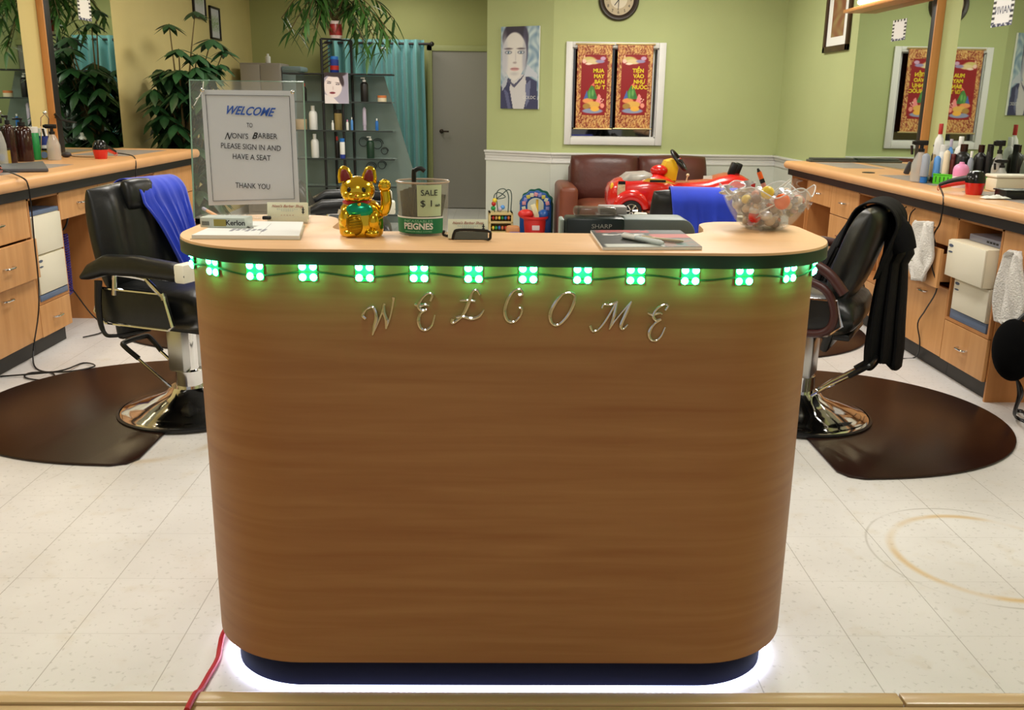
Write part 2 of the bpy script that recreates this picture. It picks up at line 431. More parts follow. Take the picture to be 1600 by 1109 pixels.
# ceiling light fixtures
for i, (x, y, pw) in enumerate(CEIL_LAMPS):
    if y < 0: continue
    t = thing('ceiling_light', 'recessed fluorescent ceiling panel over the shop floor', 'ceiling light', (x, y, CEIL-0.04), 0, 'fluorescent ceiling panels')
    MB().box(-0.31, 0.31, -0.61, -0.58, 0, 0.04).box(-0.31, 0.31, 0.58, 0.61, 0, 0.04).box(-0.31, -0.28, -0.58, 0.58, 0, 0.04).box(0.28, 0.31, -0.58, 0.58, 0, 0.04).build('frame', WHITE, t)
    MB().box(-0.28, 0.28, -0.58, 0.58, 0.02, 0.03).build('diffuser', mat('light_diffuser', (255, 245, 225), 0.5, emit=3.0), t)

# ------------------------------------------------------------------ reception desk
def plan(x0, x1, yf, yb, r, n=12, off=0.0):
    x0 += off; x1 -= off; yf += off; r = r-off; P = [(x0, yb)]
    for i in range(n+1):
        a = pi+ (pi/2)*i/n; P.append((x0+r+r*cos(a), yf+r+r*sin(a)))
    for i in range(n+1):
        a = 1.5*pi+(pi/2)*i/n; P.append((x1-r+r*cos(a), yf+r+r*sin(a)))
    P.append((x1, yb)); return P
BX0, BX1, BYF, BYB, BRAD = -0.722, 0.762, 1.992, 2.50, 0.255
ZT = 1.114
def shell(off_o, thick, z0, z1, yb=BYB):
    o = plan(BX0, BX1, BYF, yb, BRAD, 16, off_o); i = plan(BX0, BX1, BYF, yb, BRAD, 16, off_o+thick)
    return MB().prism(o+i[::-1], z0, z1)
desk = thing('reception_desk', 'curved wood-laminate reception desk with WELCOME letters in the middle', 'desk', (0, 0, 0))
shell(0.0, 0.02, 0.100, 1.082).build('front_panel', DESKW, desk)
shell(0.042, 0.02, 0.0, 0.101, 2.46).build('toe_kick', mat('navy_toe_kick', (8, 8, 24), 0.8, spec=0.1), desk)
def arc(cx, cy, r, a0, a1, n=8): return [(cx+r*cos(radians(a0+(a1-a0)*i/n)), cy+r*sin(radians(a0+(a1-a0)*i/n))) for i in range(n+1)]
tp = []
X0, X1, YFt = -0.748, 0.790, 1.972; r = 0.28
tp += arc(X0+r, YFt+r, r, 180, 270, 16) + arc(X1-r, YFt+r, r, 270, 360, 16)
tp += arc(X1-0.10, 2.42, 0.10, 0, 90, 6) + arc(0.62, 2.43, 0.09, 90, 180, 8)
tp += [(0.525, 2.36)] + arc(0.44, 2.345, 0.08, 0, -90, 6)
tp += [(0.2, 2.262), (-0.30, 2.262)] + arc(-0.33, 2.34, 0.08, 270, 180, 6) + [(-0.41, 2.44)] + arc(-0.52, 2.47, 0.10, 0, 90, 8) + arc(X0+0.12, 2.45, 0.12, 90, 180, 8)
MB().prism(tp, ZT-0.030, ZT, 0.0015).build('countertop', DESKT, desk)
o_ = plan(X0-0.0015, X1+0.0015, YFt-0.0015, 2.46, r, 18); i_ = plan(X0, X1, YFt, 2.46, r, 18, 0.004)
MB().prism(o_+i_[::-1], ZT-0.034, ZT-0.006).build('edge_band', mat('green_glow_band', (14, 44, 30), 0.45), desk)  # green LED glow mixed into the black band's base colour
MB().box(-0.695, 0.735, 2.27, 2.80, 0.745, 0.77, 0.003).box(-0.70, -0.68, 2.5, 2.8, 0, 0.745).box(0.72, 0.74, 2.5, 2.8, 0, 0.745).build('work_surface', DESKT, desk)
# chrome script letters, strokes traced in the plane of the front panel
def lt(k, x, y):
    px, py = ((300+x/3.333, 380+y/3.333) if k == 0 else (760+x/2.963, 380+y/2.963))
    q = ony(px, py, BYF-0.006); return (q.x, q.y, q.z)
LET = [(0, [[(905, 392, 4), (890, 375, 4), (905, 345, 2.5), (935, 330, 3), (952, 345, 4), (960, 385, 4.5), (950, 430, 4), (940, 478, 1.5)], [(940, 478, 1.5), (970, 410, 2), (995, 345, 3), (1003, 312, 3)], [(1000, 318, 3), (1000, 355, 4.5), (1012, 400, 4.5), (1010, 445, 2)], [(1010, 445, 2), (1030, 390, 2), (1045, 320, 2.5), (1050, 280, 4)]]),
       (0, [[(1240, 300, 3), (1252, 268, 3), (1228, 260, 2.5), (1195, 290, 3), (1180, 325, 4.5), (1195, 348, 4), (1222, 345, 3)], [(1222, 345, 3), (1192, 362, 3), (1180, 400, 5), (1192, 440, 4), (1220, 450, 3), (1250, 425, 2.5), (1265, 372, 2)], [(1158, 318, 2), (1185, 326, 4), (1215, 318, 3), (1235, 322, 2)]]),
       (0, [[(1500, 268, 3), (1485, 245, 3), (1462, 250, 3), (1440, 310, 5), (1415, 365, 4), (1380, 402, 3), (1355, 412, 4), (1358, 392, 4)], [(1375, 385, 3), (1410, 380, 4), (1455, 390, 4), (1495, 378, 4), (1522, 345, 1.5)], [(1395, 298, 2), (1435, 296, 3), (1475, 300, 2.5)]]),
       (1, [[(150, 240, 5), (168, 232, 4), (158, 212, 3), (125, 222, 3), (97, 265, 4.5), (85, 315, 5), (98, 355, 4.5), (128, 362, 3.5), (155, 338, 2.5), (165, 305, 3.5), (152, 298, 3)]]),
       (1, [[(352, 235, 3), (318, 275, 5), (295, 325, 5.5), (303, 368, 4), (335, 375, 3.5), (375, 335, 4), (403, 280, 5), (408, 240, 4), (380, 228, 2.5), (345, 238, 2.5)]]),
       (1, [[(480, 380, 4), (492, 405, 3), (522, 395, 2.5), (560, 345, 3), (600, 275, 3)], [(535, 300, 2.5), (545, 283, 2.5), (575, 283, 3), (608, 268, 3)], [(605, 272, 3), (592, 330, 5), (568, 398, 2)], [(568, 398, 2), (610, 340, 2), (672, 268, 2.5)], [(672, 268, 3), (645, 325, 5), (622, 378, 5), (632, 396, 3), (655, 375, 2)]]),
       (1, [[(828, 310, 3), (842, 288, 3), (822, 283, 2.5), (788, 305, 3), (772, 335, 4.5), (785, 355, 4), (808, 350, 3)], [(808, 352, 3), (778, 372, 3), (755, 405, 5), (757, 438, 4), (782, 450, 3), (808, 430, 2.5), (828, 388, 2)], [(746, 322, 2), (770, 330, 4), (800, 322, 3), (815, 328, 2)]])]
for k, strokes in LET:
    m_ = MB(); sc_ = 0.00062 if k == 0 else 0.00056
    for st in strokes: m_.tube([lt(k, x, y) for x, y, w_ in st], [w_*sc_*1.75 for x, y, w_ in st], 8, smooth=5)
    m_.build('letter', CHR, desk)

# green LED modules on a cable round the top of the desk
def rim(s, z, out):   # s = arc length from the centre of the front, to the right; point and outward normal
    cx = 0.02; half = (BX1-BX0)/2-BRAD
    cxm = (BX0+BX1)/2; s2 = s-(cxm-cx); sg = 1 if s2 >= 0 else -1; t = abs(s2)
    if t <= half: p = (cxm+sg*t, BYF); n = (0, -1)
    elif t <= half+BRAD*pi/2:
        a = (t-half)/BRAD; n = (sg*sin(a), -cos(a)); p = (cxm+sg*(half+BRAD*sin(a)), BYF+BRAD-BRAD*cos(a))
    else: n = (sg, 0); p = (cxm+sg*(half+BRAD), BYF+BRAD+(t-half-BRAD*pi/2))
    return Vector((p[0]+n[0]*out, p[1]+n[1]*out, z)), Vector((n[0], n[1], 0))
LEDM = mat('green_led', (55, 255, 150), 0.3, emit=55.0)
LEDB = mat('led_base', (30, 150, 80), 0.5)
led = thing('led_string_light', 'string of bright green square LED modules stuck around the top of the desk front', 'string light', (0, 0, 0))
half = (BX1-BX0)/2-BRAD
led_s = [ony(px, 430, BYF).x-0.02 for px in (482, 570, 655, 740, 825, 910, 993, 1078)]
stp = 0.1178
led_s = [led_s[0]-2.95*stp, led_s[0]-1.95*stp, led_s[0]-0.97*stp] + led_s + [led_s[-1]+stp, led_s[-1]+2.0*stp, led_s[-1]+3.05*stp]
cab = []
for i in range(120):
    s_ = led_s[0]+(led_s[-1]-led_s[0])*i/119
    q, n_ = rim(s_, 1.057+0.005*sin(s_*26), 0.005); cab.append(q)
MB().tube(cab, 0.0022, 6).build('cable', mat('green_cable', (40, 66, 34), 0.5), led)
for s_ in led_s:
    q, n_ = rim(s_, 1.062, 0.001)
    M_ = Matrix.Translation(q) @ Matrix.Rotation(atan2(n_.y, n_.x)+pi/2, 4, 'Z')
    b_m = MB().box(-0.020, 0.020, -0.004, 0, -0.020, 0.020, 0.001, M=M_).build('led_module', LEDB, led)
    for dx in (-0.0115, 0.0115):
        for dz in (-0.0115, 0.0115): MB().ball((dx, -0.005, dz), 0.0080, (1, 0.6, 1), 12, M=M_).build('led_bulb', LEDM, b_m)
for s_ in led_s:
    q, n_ = rim(s_, 1.062, 0.030)
    l_ = bpy.data.lights.new('led_light', 'POINT'); l_.energy = 0.085; l_.color = (0.08, 1.0, 0.42); l_.shadow_soft_size = 0.006
    lo_ = bpy.data.objects.new('led_light', l_); COL.objects.link(lo_); lo_.location = q
# white LED rope on the floor round the toe kick
pts = []
for i in range(160):
    s_ = -1.02+2.08*i/159
    q, n_ = rim(s_, 0.010, -0.032 if True else 0); pts.append(q)
rope = thing('led_strip_light', 'glowing white LED rope lying on the floor around the desk base', 'strip light', (0, 0, 0))
MB().tube(pts, 0.0042, 8).build('rope_tube', mat('white_led_rope', (205, 215, 255), 0.4, emit=6.0), rope)
dm = MB()
for i in range(150):
    s_ = -1.0+2.04*i/149; q, n_ = rim(s_, 0.010, -0.028); dm.ball(q, 0.0042, n=8)
o = dm.build('diode', mat('white_led_diode', (225, 230, 255), 0.4, emit=18.0), rope); o['kind'] = 'stuff'
# red power cord
rc = [onz(352, 984, 0.02), onz(344, 1010, 0.008), onz(340, 1030, 0.008), onz(326, 1055, 0.008), onz(312, 1079, 0.008), onz(305, 1084, 0.017), onz(292, 1109, 0.017)]
rc = [Vector((rc[0].x+0.02, rc[0].y+0.15, 0.012))] + rc
solo('extension_cord', MB().tube(rc, 0.0075, 8, smooth=5), mat('red_cord', (180, 30, 45), 0.4), 'thick red power cord running over the floor beside the left corner of the desk', 'cord')

# ------------------------------------------------------------------ barber chairs and mats
def barber_chair(label, loc, rz, dz=0.0, arm='pad', headrest=False, back=(0.50, 0.50, 9), group=None, bx=-0.20):
    t = thing('barber_chair', label, 'barber chair', loc, rz, group)
    MB().lathe([(0.0, 0), (0.315, 0), (0.32, 0.012), (0.305, 0.024), (0.285, 0.026), (0.27, 0.036), (0.19, 0.060), (0.11, 0.095), (0.085, 0.125), (0.0, 0.125)], 48).build('base', CHR, t)
    MB().lathe([(0.318, 0.0), (0.330, 0.004), (0.330, 0.014), (0.318, 0.018)], 48, cap=False).build('base_ring', BLKP, t)
    MB().lathe([(0.062, 0.12), (0.062, 0.20), (0.045, 0.205), (0.045, 0.43+dz)], 24).build('pump_column', CHR, t)
    MB().box(-0.055, 0.035, -0.075, 0.075, 0.20, 0.41+dz, 0.015).build('column_cover', STEEL, t)
    MB().box(-0.22, 0.24, -0.18, 0.18, 0.425+dz, 0.455+dz, 0.008).build('seat_base', BLKP, t)
    MB().cushion(0.56, 0.54, 0.19, 0.15, M=rot(x=-pi/2, z=0, loc=(0.03, 0, 0.535+dz)), n=16, edge=6).build('seat', BLK, t)
    w_, h_, tilt = back; ta = radians(-tilt)
    Mb = rot(z=pi/2) ; Mt = Matrix.Translation((bx, 0, 0.60+dz)) @ Matrix.Rotation(ta, 4, 'Y') @ Matrix.Translation((0, 0, h_/2-0.02)) @ Mb
    bk = MB().cushion(w_, h_, 0.15, 0.30, 3, 0.20, M=Mt, n=36, edge=3.4).build('backrest', BLK, t)
    Mt2 = Matrix.Translation((bx-0.03, 0, 0.62+dz)) @ Matrix.Rotation(ta*0.8, 4, 'Y')
    MB().box(-0.03, 0.01, -0.19, 0.19, -0.26, 0.08, 0.02, M=Mt2).build('back_plate', BLKP, t)
    if headrest:
        MB().cushion(w_*0.36, 0.14, 0.08, 0.4, M=Mt @ Matrix.Translation((w_*0.02, -0.05, h_*0.37)), n=14, edge=3).build('headrest', BLK, bk)
    for sg in (-1, 1):
        y = sg*0.315
        if arm == 'pad':
            pz = 0.728+dz; AX = 0.07
            prof = [(-0.30, -0.055, 0.015), (-0.27, -0.035, 0.035), (-0.18, 0.0, 0.045), (-0.02, 0.006, 0.044), (0.16, -0.005, 0.040), (0.235, -0.010, 0.030), (0.25, -0.012, 0.012)]
            rings = []
            for (x, zo, hh) in prof:
                rings.append([Vector((x+AX, y+0.042*cos(a)*(abs(cos(a))**-0.4 if abs(cos(a)) > 1e-3 else 1), pz+zo+hh*sin(a))) for a in [2*pi*k/16 for k in range(16)]])
            ap = MB().loft(rings).build('armrest', BLK, t)
            MB().box(0.20+AX, 0.252+AX, y-0.044, y+0.044, pz-0.042, pz+0.036, 0.01).build('arm_label', mat('cream_sticker', (225, 222, 205), 0.5), ap)
            MB().tube([(-0.09, y, 0.60+dz), (-0.08, y, 0.68+dz), (-0.06, y, 0.692+dz), (0.07, y, 0.686+dz), (0.10, y, 0.67+dz), (0.16, y, 0.62+dz), (0.17, y, 0.60+dz)], 0.011, 8, smooth=4).build('arm_bracket', CHR, t)
        else:
            DR = mat('burgundy_armrest', (62, 28, 26), 0.4)
            MB().tube([(-0.20, y, 0.66+dz), (-0.12, y, 0.745+dz), (0.0, y, 0.785+dz), (0.14, y, 0.775+dz), (0.22, y, 0.72+dz)], 0.022, 10, smooth=6).build('armrest', DR, t)
            MB().tube([(-0.12, y, 0.48+dz), (-0.17, y, 0.56+dz), (-0.12, y, 0.67+dz), (0.02, y, 0.70+dz), (0.14, y, 0.64+dz), (0.16, y, 0.54+dz), (0.08, y, 0.48+dz)], 0.018, 10, smooth=6, closed=True).build('arm_frame', DR, t)
            MB().box(-0.005, 0.03, y-0.02, y+0.02, 0.69+dz, 0.775+dz, 0.004).build('arm_bracket', CHR, t)
        # side panel with chrome rim
        pl = [(-0.175, 0.625), (0.17, 0.625), (0.205, 0.49), (0.185, 0.472), (-0.15, 0.472), (-0.205, 0.52)]
        Mp = Matrix(((1, 0, 0, 0), (0, 0, 1, y*0.97), (0, 1, 0, dz), (0, 0, 0, 1)))
        sp = MB().prism(pl, -0.010, 0.010, 0.003, M=Mp).build('side_panel', BLK, t)
        MB().tube([(x, y*0.97+sg*0.011, z+dz) for x, z in pl], 0.0065, 6, closed=True).build('panel_rim', CHR, sp)
    MB().tube([(-0.15, -0.335, 0.66+dz), (-0.155, -0.345, 0.54+dz), (-0.14, -0.345, 0.44+dz), (-0.09, -0.33, 0.425+dz), (-0.02, -0.2, 0.43+dz)], [0.016, 0.014, 0.009, 0.008, 0.008], 8, smooth=5).build('recline_lever', BLKP, t)
    # foot pump: two chrome rods and a black U
    pm = MB()
    for sg in (-1, 1): pm.tube([(-0.04, sg*0.05, 0.10), (-0.12, sg*0.07, 0.17), (-0.24, sg*0.075, 0.255)], 0.007, 8)
    p_ = pm.build('pump_pedal', CHR, t)
    MB().tube([(-0.22, -0.075, 0.245), (-0.29, -0.085, 0.30), (-0.305, -0.06, 0.31), (-0.305, 0.06, 0.31), (-0.29, 0.085, 0.30), (-0.22, 0.075, 0.245)], 0.012, 8, smooth=3).build('pedal_grip', BLKP, p_)
    # footrest in front of the seat
    MB().tube([(0.25, -0.16, 0.46+dz), (0.38, -0.17, 0.30+dz), (0.46, -0.17, 0.22+dz), (0.46, 0.17, 0.22+dz), (0.38, 0.17, 0.30+dz), (0.25, 0.16, 0.46+dz)], 0.011, 8, smooth=3).build('footrest', CHR, t)
    MB().box(0.28, 0.30, -0.22, 0.22, 0.30+dz, 0.47+dz, 0.008, M=rot(y=-0.25, loc=(0.1, 0, 0.0))).build('calf_pad', BLK, t)
    return t
LC = (-1.42, 4.16, 0.006); RC = (1.43, 4.15, 0.006)
barber_chair('black leather barber chair left of the desk with a blue cape over its back', LC, radians(-22), headrest=True, back=(0.50, 0.47, 9))
barber_chair('black barber chair right of the desk with a dark jacket over its back', RC, radians(150), 0.0, 'curved', back=(0.44, 0.44, 17), bx=-0.135)
barber_chair('black barber chair behind the acrylic welcome sign and gold cat, no cape on it', (-0.98, 5.95, 0.006), radians(8), 0.06, back=(0.48, 0.30, 25))
barber_chair('black barber chair facing the far sofa with a blue cape over its back', (1.22, 5.9, 0.006), radians(80), -0.06, back=(0.50, 0.40, 10))

MATM = mat('brown_vinyl_mat', (40, 20, 15), 0.3, noise=0.25, nscale=3, bump=0.06, bscale=160, spec=0.35)
def floor_mat_obj(label, cx, cy, sgn, group=None):
    # straight side towards the aisle, rounded side towards the counter
    P = []
    r0 = 0.78
    for i in range(41):
        a = radians(-92+184*i/40); P.append((-abs(cos(a))**0.85*0.98, sin(a)*r0))
    P = [(x*1.0, y) for x, y in P]
    poly = P + [(0.0, r0*0.97), (0.03, r0*0.90)]
    notch = [(0.03+0.0, 0.28), (-0.02, 0.27), (-0.02, -0.27), (0.03, -0.28)]
    poly += [(0.03, 0.30)] + [(-0.02, 0.29), (-0.02, -0.29)] + [(0.03, -0.30)] + [(0.03, -r0*0.90), (0.0, -r0*0.97)]
    poly = [(-x*sgn*-1 if sgn > 0 else x, y) for x, y in poly] if False else [((-x if sgn > 0 else x), y) for x, y in poly]
    m_ = MB().prism(poly, 0, 0.012, 0.008)
    t = m_.build('floor_mat', MATM, None, loc=(cx, cy, 0))
    return tag(t, label, 'mat', group)
floor_mat_obj('brown vinyl chair mat under the barber chair left of the desk', -1.47, 4.25, -1)
floor_mat_obj('brown vinyl chair mat under the barber chair right of the desk', 1.40, 4.16, 1)
floor_mat_obj('farther brown vinyl chair mat on the left, behind the first barber chair', -1.45, 5.98, -1)
floor_mat_obj('farther brown vinyl chair mat on the right, behind the first barber chair', 1.40, 5.90, 1)

# ------------------------------------------------------------------ stylist stations along both walls
def handle(mx, xf, s, yc, z, w_=0.09):
    # bow handle on a front whose outer face is at x = xf, aisle direction is -s
    return MB().tube([(xf, yc-w_/2, z), (xf-s*0.022, yc-w_/2+0.008, z), (xf-s*0.026, yc, z), (xf-s*0.022, yc+w_/2-0.008, z), (xf, yc+w_/2, z)], 0.0055, 8, smooth=4).build('handle', CHR, mx)
def front(t, s, xf, y0, y1, z0, z1, kind='drawer', pull=0.0, hz=None):
    d = MB().box(xf-s*pull, xf+s*(0.018-pull), y0+0.003, y1-0.003, z0, z1, 0.002)
    if pull: d.box(xf+s*(0.018-pull), xf+s*0.2, y0+0.03, y0+0.042, z0+0.02, z1-0.03).box(xf+s*(0.018-pull), xf+s*0.2, y1-0.042, y1-0.03, z0+0.02, z1-0.03).box(xf+s*(0.018-pull), xf+s*0.2, y0+0.03, y1-0.03, z0+0.02, z0+0.03)
    o = d.build(kind, CAB, t, smooth=False)
    handle(o, xf-s*pull, s, (y0+y1)/2, hz if hz else (z0+z1)/2)
    return o
def carcass(t, s, xf, xw, y0, y1, ztop, niche=None, toe=True):
    a = xf+s*0.019
    c = MB().box(a, xw, y0, y0+0.016, 0.10, ztop).box(a, xw, y1-0.016, y1, 0.10, ztop).box(xw-s*0.012, xw, y0, y1, 0.10, ztop).box(a, xw, y0, y1, 0.10, 0.116).box(a, xw, y0, y1, ztop-0.016, ztop)
    if niche: c.box(a-s*0.019, xw, y0+0.001, y1-0.001, niche-0.016, niche).box(xf, a, y0, y0+0.016, niche, ztop).box(xf, a, y1-0.016, y1, niche, ztop).box(xf, a, y0, y1, ztop-0.016, ztop)
    c.build('carcass', CABD, t, smooth=False)
    if toe: MB().box(xf+s*0.05, xf+s*0.06, y0+0.001, y1-0.001, 0, 0.10).build('toe_kick', mat('grey_toe_kick', (58, 56, 55), 0.6), t, smooth=False)
ZC = {1: 0.865, -1: 0.880}
def drawers(s, y0, y1, splits, label, pulled=None, group=None):
    xf, xw = (2.42, XR-0.002) if s > 0 else (-2.55, XL+0.002); t = thing('drawer_cabinet', label, 'cabinet', (0, 0, 0), 0, group)
    carcass(t, s, xf, xw, y0, y1, ZC[s])
    for i, (a, b) in enumerate(zip(splits, splits[1:])):
        kind = 'door' if a-b > 0.30 else 'drawer'
        front(t, s, xf, y0, y1, b+0.003, a-0.003, kind, (pulled or {}).get(i, 0.0), a-0.06 if kind == 'door' else None)
    return t
def niche(s, y0, y1, zn, label, group=None):
    xf, xw = (2.42, XR-0.002) if s > 0 else (-2.55, XL+0.002); t = thing('open_cabinet', label, 'cabinet', (0, 0, 0), 0, group)
    carcass(t, s, xf, xw, y0, y1, ZC[s], zn)
    front(t, s, xf, y0, y1, 0.10, zn-0.02)
    return t
def apron(s, y0, y1, label, group=None, back=True):
    xf, xw = (2.42, XR-0.002) if s > 0 else (-2.55, XL+0.002); t = thing('knee_space_drawer', label, 'drawer', (0, 0, 0), 0, group)
    z1 = ZC[s]
    m_ = MB().box(xf+s*0.019, xw, y0, y1, z1-0.17, z1-0.158)
    if back: m_.box(xw-s*0.03, xw, y0, y1, 0, z1-0.17).box(xf+s*0.019, xw-s*0.03, y1-0.014, y1, 0, z1-0.17)
    m_.build('housing', CABD, t, smooth=False)
    front(t, s, xf, y0, y1, z1-0.165, z1-0.006)
    return t
# right side, from near to far
apron(1, 3.60, 4.40, 'wide drawer over the knee space at the right edge of the photo')
niche(1, 4.40, 4.86, 0.335, 'open cabinet on the right holding the two stacked cream sterilizer boxes')
drawers(1, 4.86, 5.42, [0.862, 0.695, 0.48, 0.10], 'right-hand drawer cabinet with one drawer pulled out and a white towel on it', {1: 0.07})
apron(1, 5.42, 5.82, 'drawer front behind the three hanging cords on the right counter')
niche(1, 5.82, 6.25, 0.335, 'open cabinet on the right partly hidden by the dark jacket')
drawers(1, 6.25, 6.77, [0.862, 0.66, 0.40, 0.10], 'far right drawer cabinet between the candy bowl and the jacket')
apron(1, 6.77, 7.31, 'far right knee space drawer just beyond the candy bowl')
niche(1, 7.31, 7.72, 0.335, 'last open cabinet at the far end of the right counter')
# left side
drawers(-1, 4.45, 5.12, [0.877, 0.665, 0.445, 0.10], 'near left drawer cabinet with two drawers over a door', {1: 0.03})
niche(-1, 5.12, 5.50, 0.30, 'open cabinet on the left holding two stacked cream sterilizer boxes')
apron(-1, 5.50, 6.05, 'drawer over the knee space on the left where the purple coil hangs')
drawers(-1, 6.05, 6.60, [0.877, 0.66, 0.40, 0.10], 'left drawer cabinet hidden mostly behind the near barber chair')
niche(-1, 6.60, 7.05, 0.30, 'open cabinet on the left behind the blue cape')
drawers(-1, 7.05, 7.93, [0.877, 0.66, 0.40, 0.10], 'last drawer cabinet at the far end of the left counter')

def worktop(s, y0, y1, label):
    xf, xw = (2.375, XR) if s > 0 else (-2.505, XL); z0 = 0.915 if s > 0 else 0.933; NH = 0.060 if s > 0 else 0.067
    t = thing('worktop', label, 'counter', (0, 0, 0))
    prof = [(0.0, 0.0)] + [(-0.004-0.026*sin(a), NH/2-NH/2*cos(a)) for a in [pi*k/10 for k in range(11)]] + [(0.0, NH), (abs(xw-xf), NH), (abs(xw-xf), 0.0)]
    prof = [(0.004+p, q) for p, q in prof[1:-1]] + [prof[-1]]
    pl = [(p, q) for p, q in prof]
    M_ = Matrix(((s, 0, 0, xf), (0, 0, 1, 0), (0, 1, 0, z0), (0, 0, 0, 1)))
    MB().prism(pl, y0, y1, M=M_).build('slab', TOPM, t)
    MB().box(xf+s*0.012, xf+s*0.030, y0, y1-0.004, ZC[s]+0.001, z0, 0.001).box(xf+s*0.012, xw-s*0.002, y1-0.02, y1-0.004, ZC[s]+0.001, z0).build('edge_band', BLKB, t, smooth=False)
    zt = z0+NH
    ins = [(4.0, 5.1), (5.45, 6.25), (6.9, 7.55)] if s > 0 else [(4.6, 6.0), (6.9, 7.7)]
    for a, b in ins: MB().box(xf+s*0.16, xw-s*0.10, a, b, zt-0.001, zt+0.0015).build('inset', GREYI, t, smooth=False)
    return t, zt
_, ZR = worktop(1, 3.60, 7.74, 'long laminate counter along the right wall with black edge band')
_, ZL = worktop(-1, 4.45, 7.95, 'long laminate counter along the left wall with black edge band')
g = onz(1357, 270, ZR)
solo('cable_grommet', MB().lathe([(0, 0), (0.042, 0), (0.042, 0.004), (0.03, 0.006), (0, 0.004)], 20, c=(g.x, g.y, ZR)), BLKP, 'black round cable grommet set in the right counter', 'grommet')

MIR = mat('mirror_silver', (205, 214, 205), 0.015, 1.0)
TRIMW = wood('mirror_trim_wood', (190, 130, 74), (206, 146, 88), False, 0.4)
def mirror(s, y0, y1, yb, yo, z0, z1, label):
    xs = 2.892 if s > 0 else -3.162; xw = XR-0.001 if s > 0 else XL+0.001
    t = thing('wall_mirror', label, 'mirror', (0, 0, 0))
    MB().box(xs, xw, y0, y1, z0, z1).build('mirror_glass', MIR, t, smooth=False)
    MB().box(xs-s*0.004, xw, yb, y0, z0, z1, 0.002).build('black_strip', BLKB, t)
    MB().box(xs-s*0.010, xw, yo, yb, z0, z1, 0.003).build('wood_trim', TRIMW, t)
    return t
MY = lambda px, X, y=230: onx(px, y, X).y
mirror(1, MY(1430, 2.888), 7.86, MY(1437, 2.888), MY(1437, 2.888)-0.014, ZR, 2.13, 'tall mirror at the far end of the right counter reflecting the red banner')
mirror(1, 5.05, MY(1475, 2.892), 4.98, 4.965, ZR, 2.42, 'tall mirror at the right edge of the photo reflecting the face poster')
mirror(-1, MY(100, -3.158, 215), MY(192, -3.162, 215), MY(90, -3.158, 215), MY(90, -3.158, 215)-0.014, ZL, 2.42, 'tall mirror at the far end of the left counter reflecting plants and shelves')
mirror(-1, 5.20, MY(52, -3.162, 215), 5.12, 5.105, ZL, 2.42, 'tall mirror at the left edge of the photo reflecting green wall')
# vanity light over the far right mirror
t = thing('vanity_light', 'glowing warm vanity lamp on a wooden shelf above the far right mirror', 'light', (0, 0, 0))
MB().box(2.76, XR-0.001, 6.55, 7.88, 2.13, 2.155, 0.003).build('shelf_board', TRIMW, t)
MB().tube([(2.83, 6.70, 2.20), (2.83, 7.72, 2.20)], 0.022, 12).build('lamp_tube', mat('warm_tube', (255, 225, 150), 0.4, emit=14.0), t)
area('vanity_and_fill_light', (2.74, 7.2, 2.24), (0, radians(50), 0), 0.1, 1.0, 7, (1.0, 0.82, 0.5))
area('vanity_and_fill_light', (-2.85, 7.3, 2.5), (0, radians(-40), 0), 0.1, 1.0, 9, (1.0, 0.80, 0.45))  # added warm fill at the far left station, no fixture there
area('vanity_and_fill_light', (-2.85, 5.7, 2.5), (0, radians(-40), 0), 0.1, 1.0, 5, (1.0, 0.82, 0.5))  # second added fill, nearer along the left counter, also without a fixture

# price cards stuck on the mirrors
def cardart(u, v):
    e = min(u, 1-u, (v)*1.5, (1-v)*1.5)
    if e < 0.13:
        k = int((u*9 if (v < 0.1 or v > 0.9) else v*12))
        if v < 0.14 and int((u+v)*14) % 2: return (60, 70, 120)
        return (30, 30, 36) if k % 2 else (235, 235, 235)
    return (238, 238, 240)
def price_card(s, px, label, txt):
    xs = 2.8905 if s > 0 else -3.1605
    (xa, ya), (xb, yb) = px
    c = onx((xa+xb)/2, (ya+yb)/2, xs); dy = abs(onx(xa, ya, xs).y-onx(xb, ya, xs).y); dz = abs(onx(xa, ya, xs).z-onx(xa, yb, xs).z)
    t = thing('price_card', label, 'card', (xs, c.y, c.z))
    R_ = rot(z=-pi/2 if s > 0 else pi/2)
    MB().box(-dy/2, dy/2, 0.0005, 0.0012, -dz/2, dz/2, M=R_).build('card', PAPER, t, smooth=False)
    art('printed_face', dy, dz, 24, 36, cardart, t, R_)
    if txt: text(txt, dy*0.26, mat('grey_ink', (90, 95, 120), 0.6), t, R_ @ Matrix.Translation((0, -0.0006, 0)) @ Matrix.Rotation(pi/2, 4, 'X'))
    return t
price_card(1, ((1394, 31), (1415, 63)), 'small striped-border card stuck on the far right mirror', '')
price_card(1, ((1551, -8), (1583, 40)), 'striped-border name card reading VIVIAN stuck on the right edge mirror', 'VIVIAN')
price_card(-1, ((122, -4), (142, 32)), 'striped-border name card stuck on the far left mirror', '')

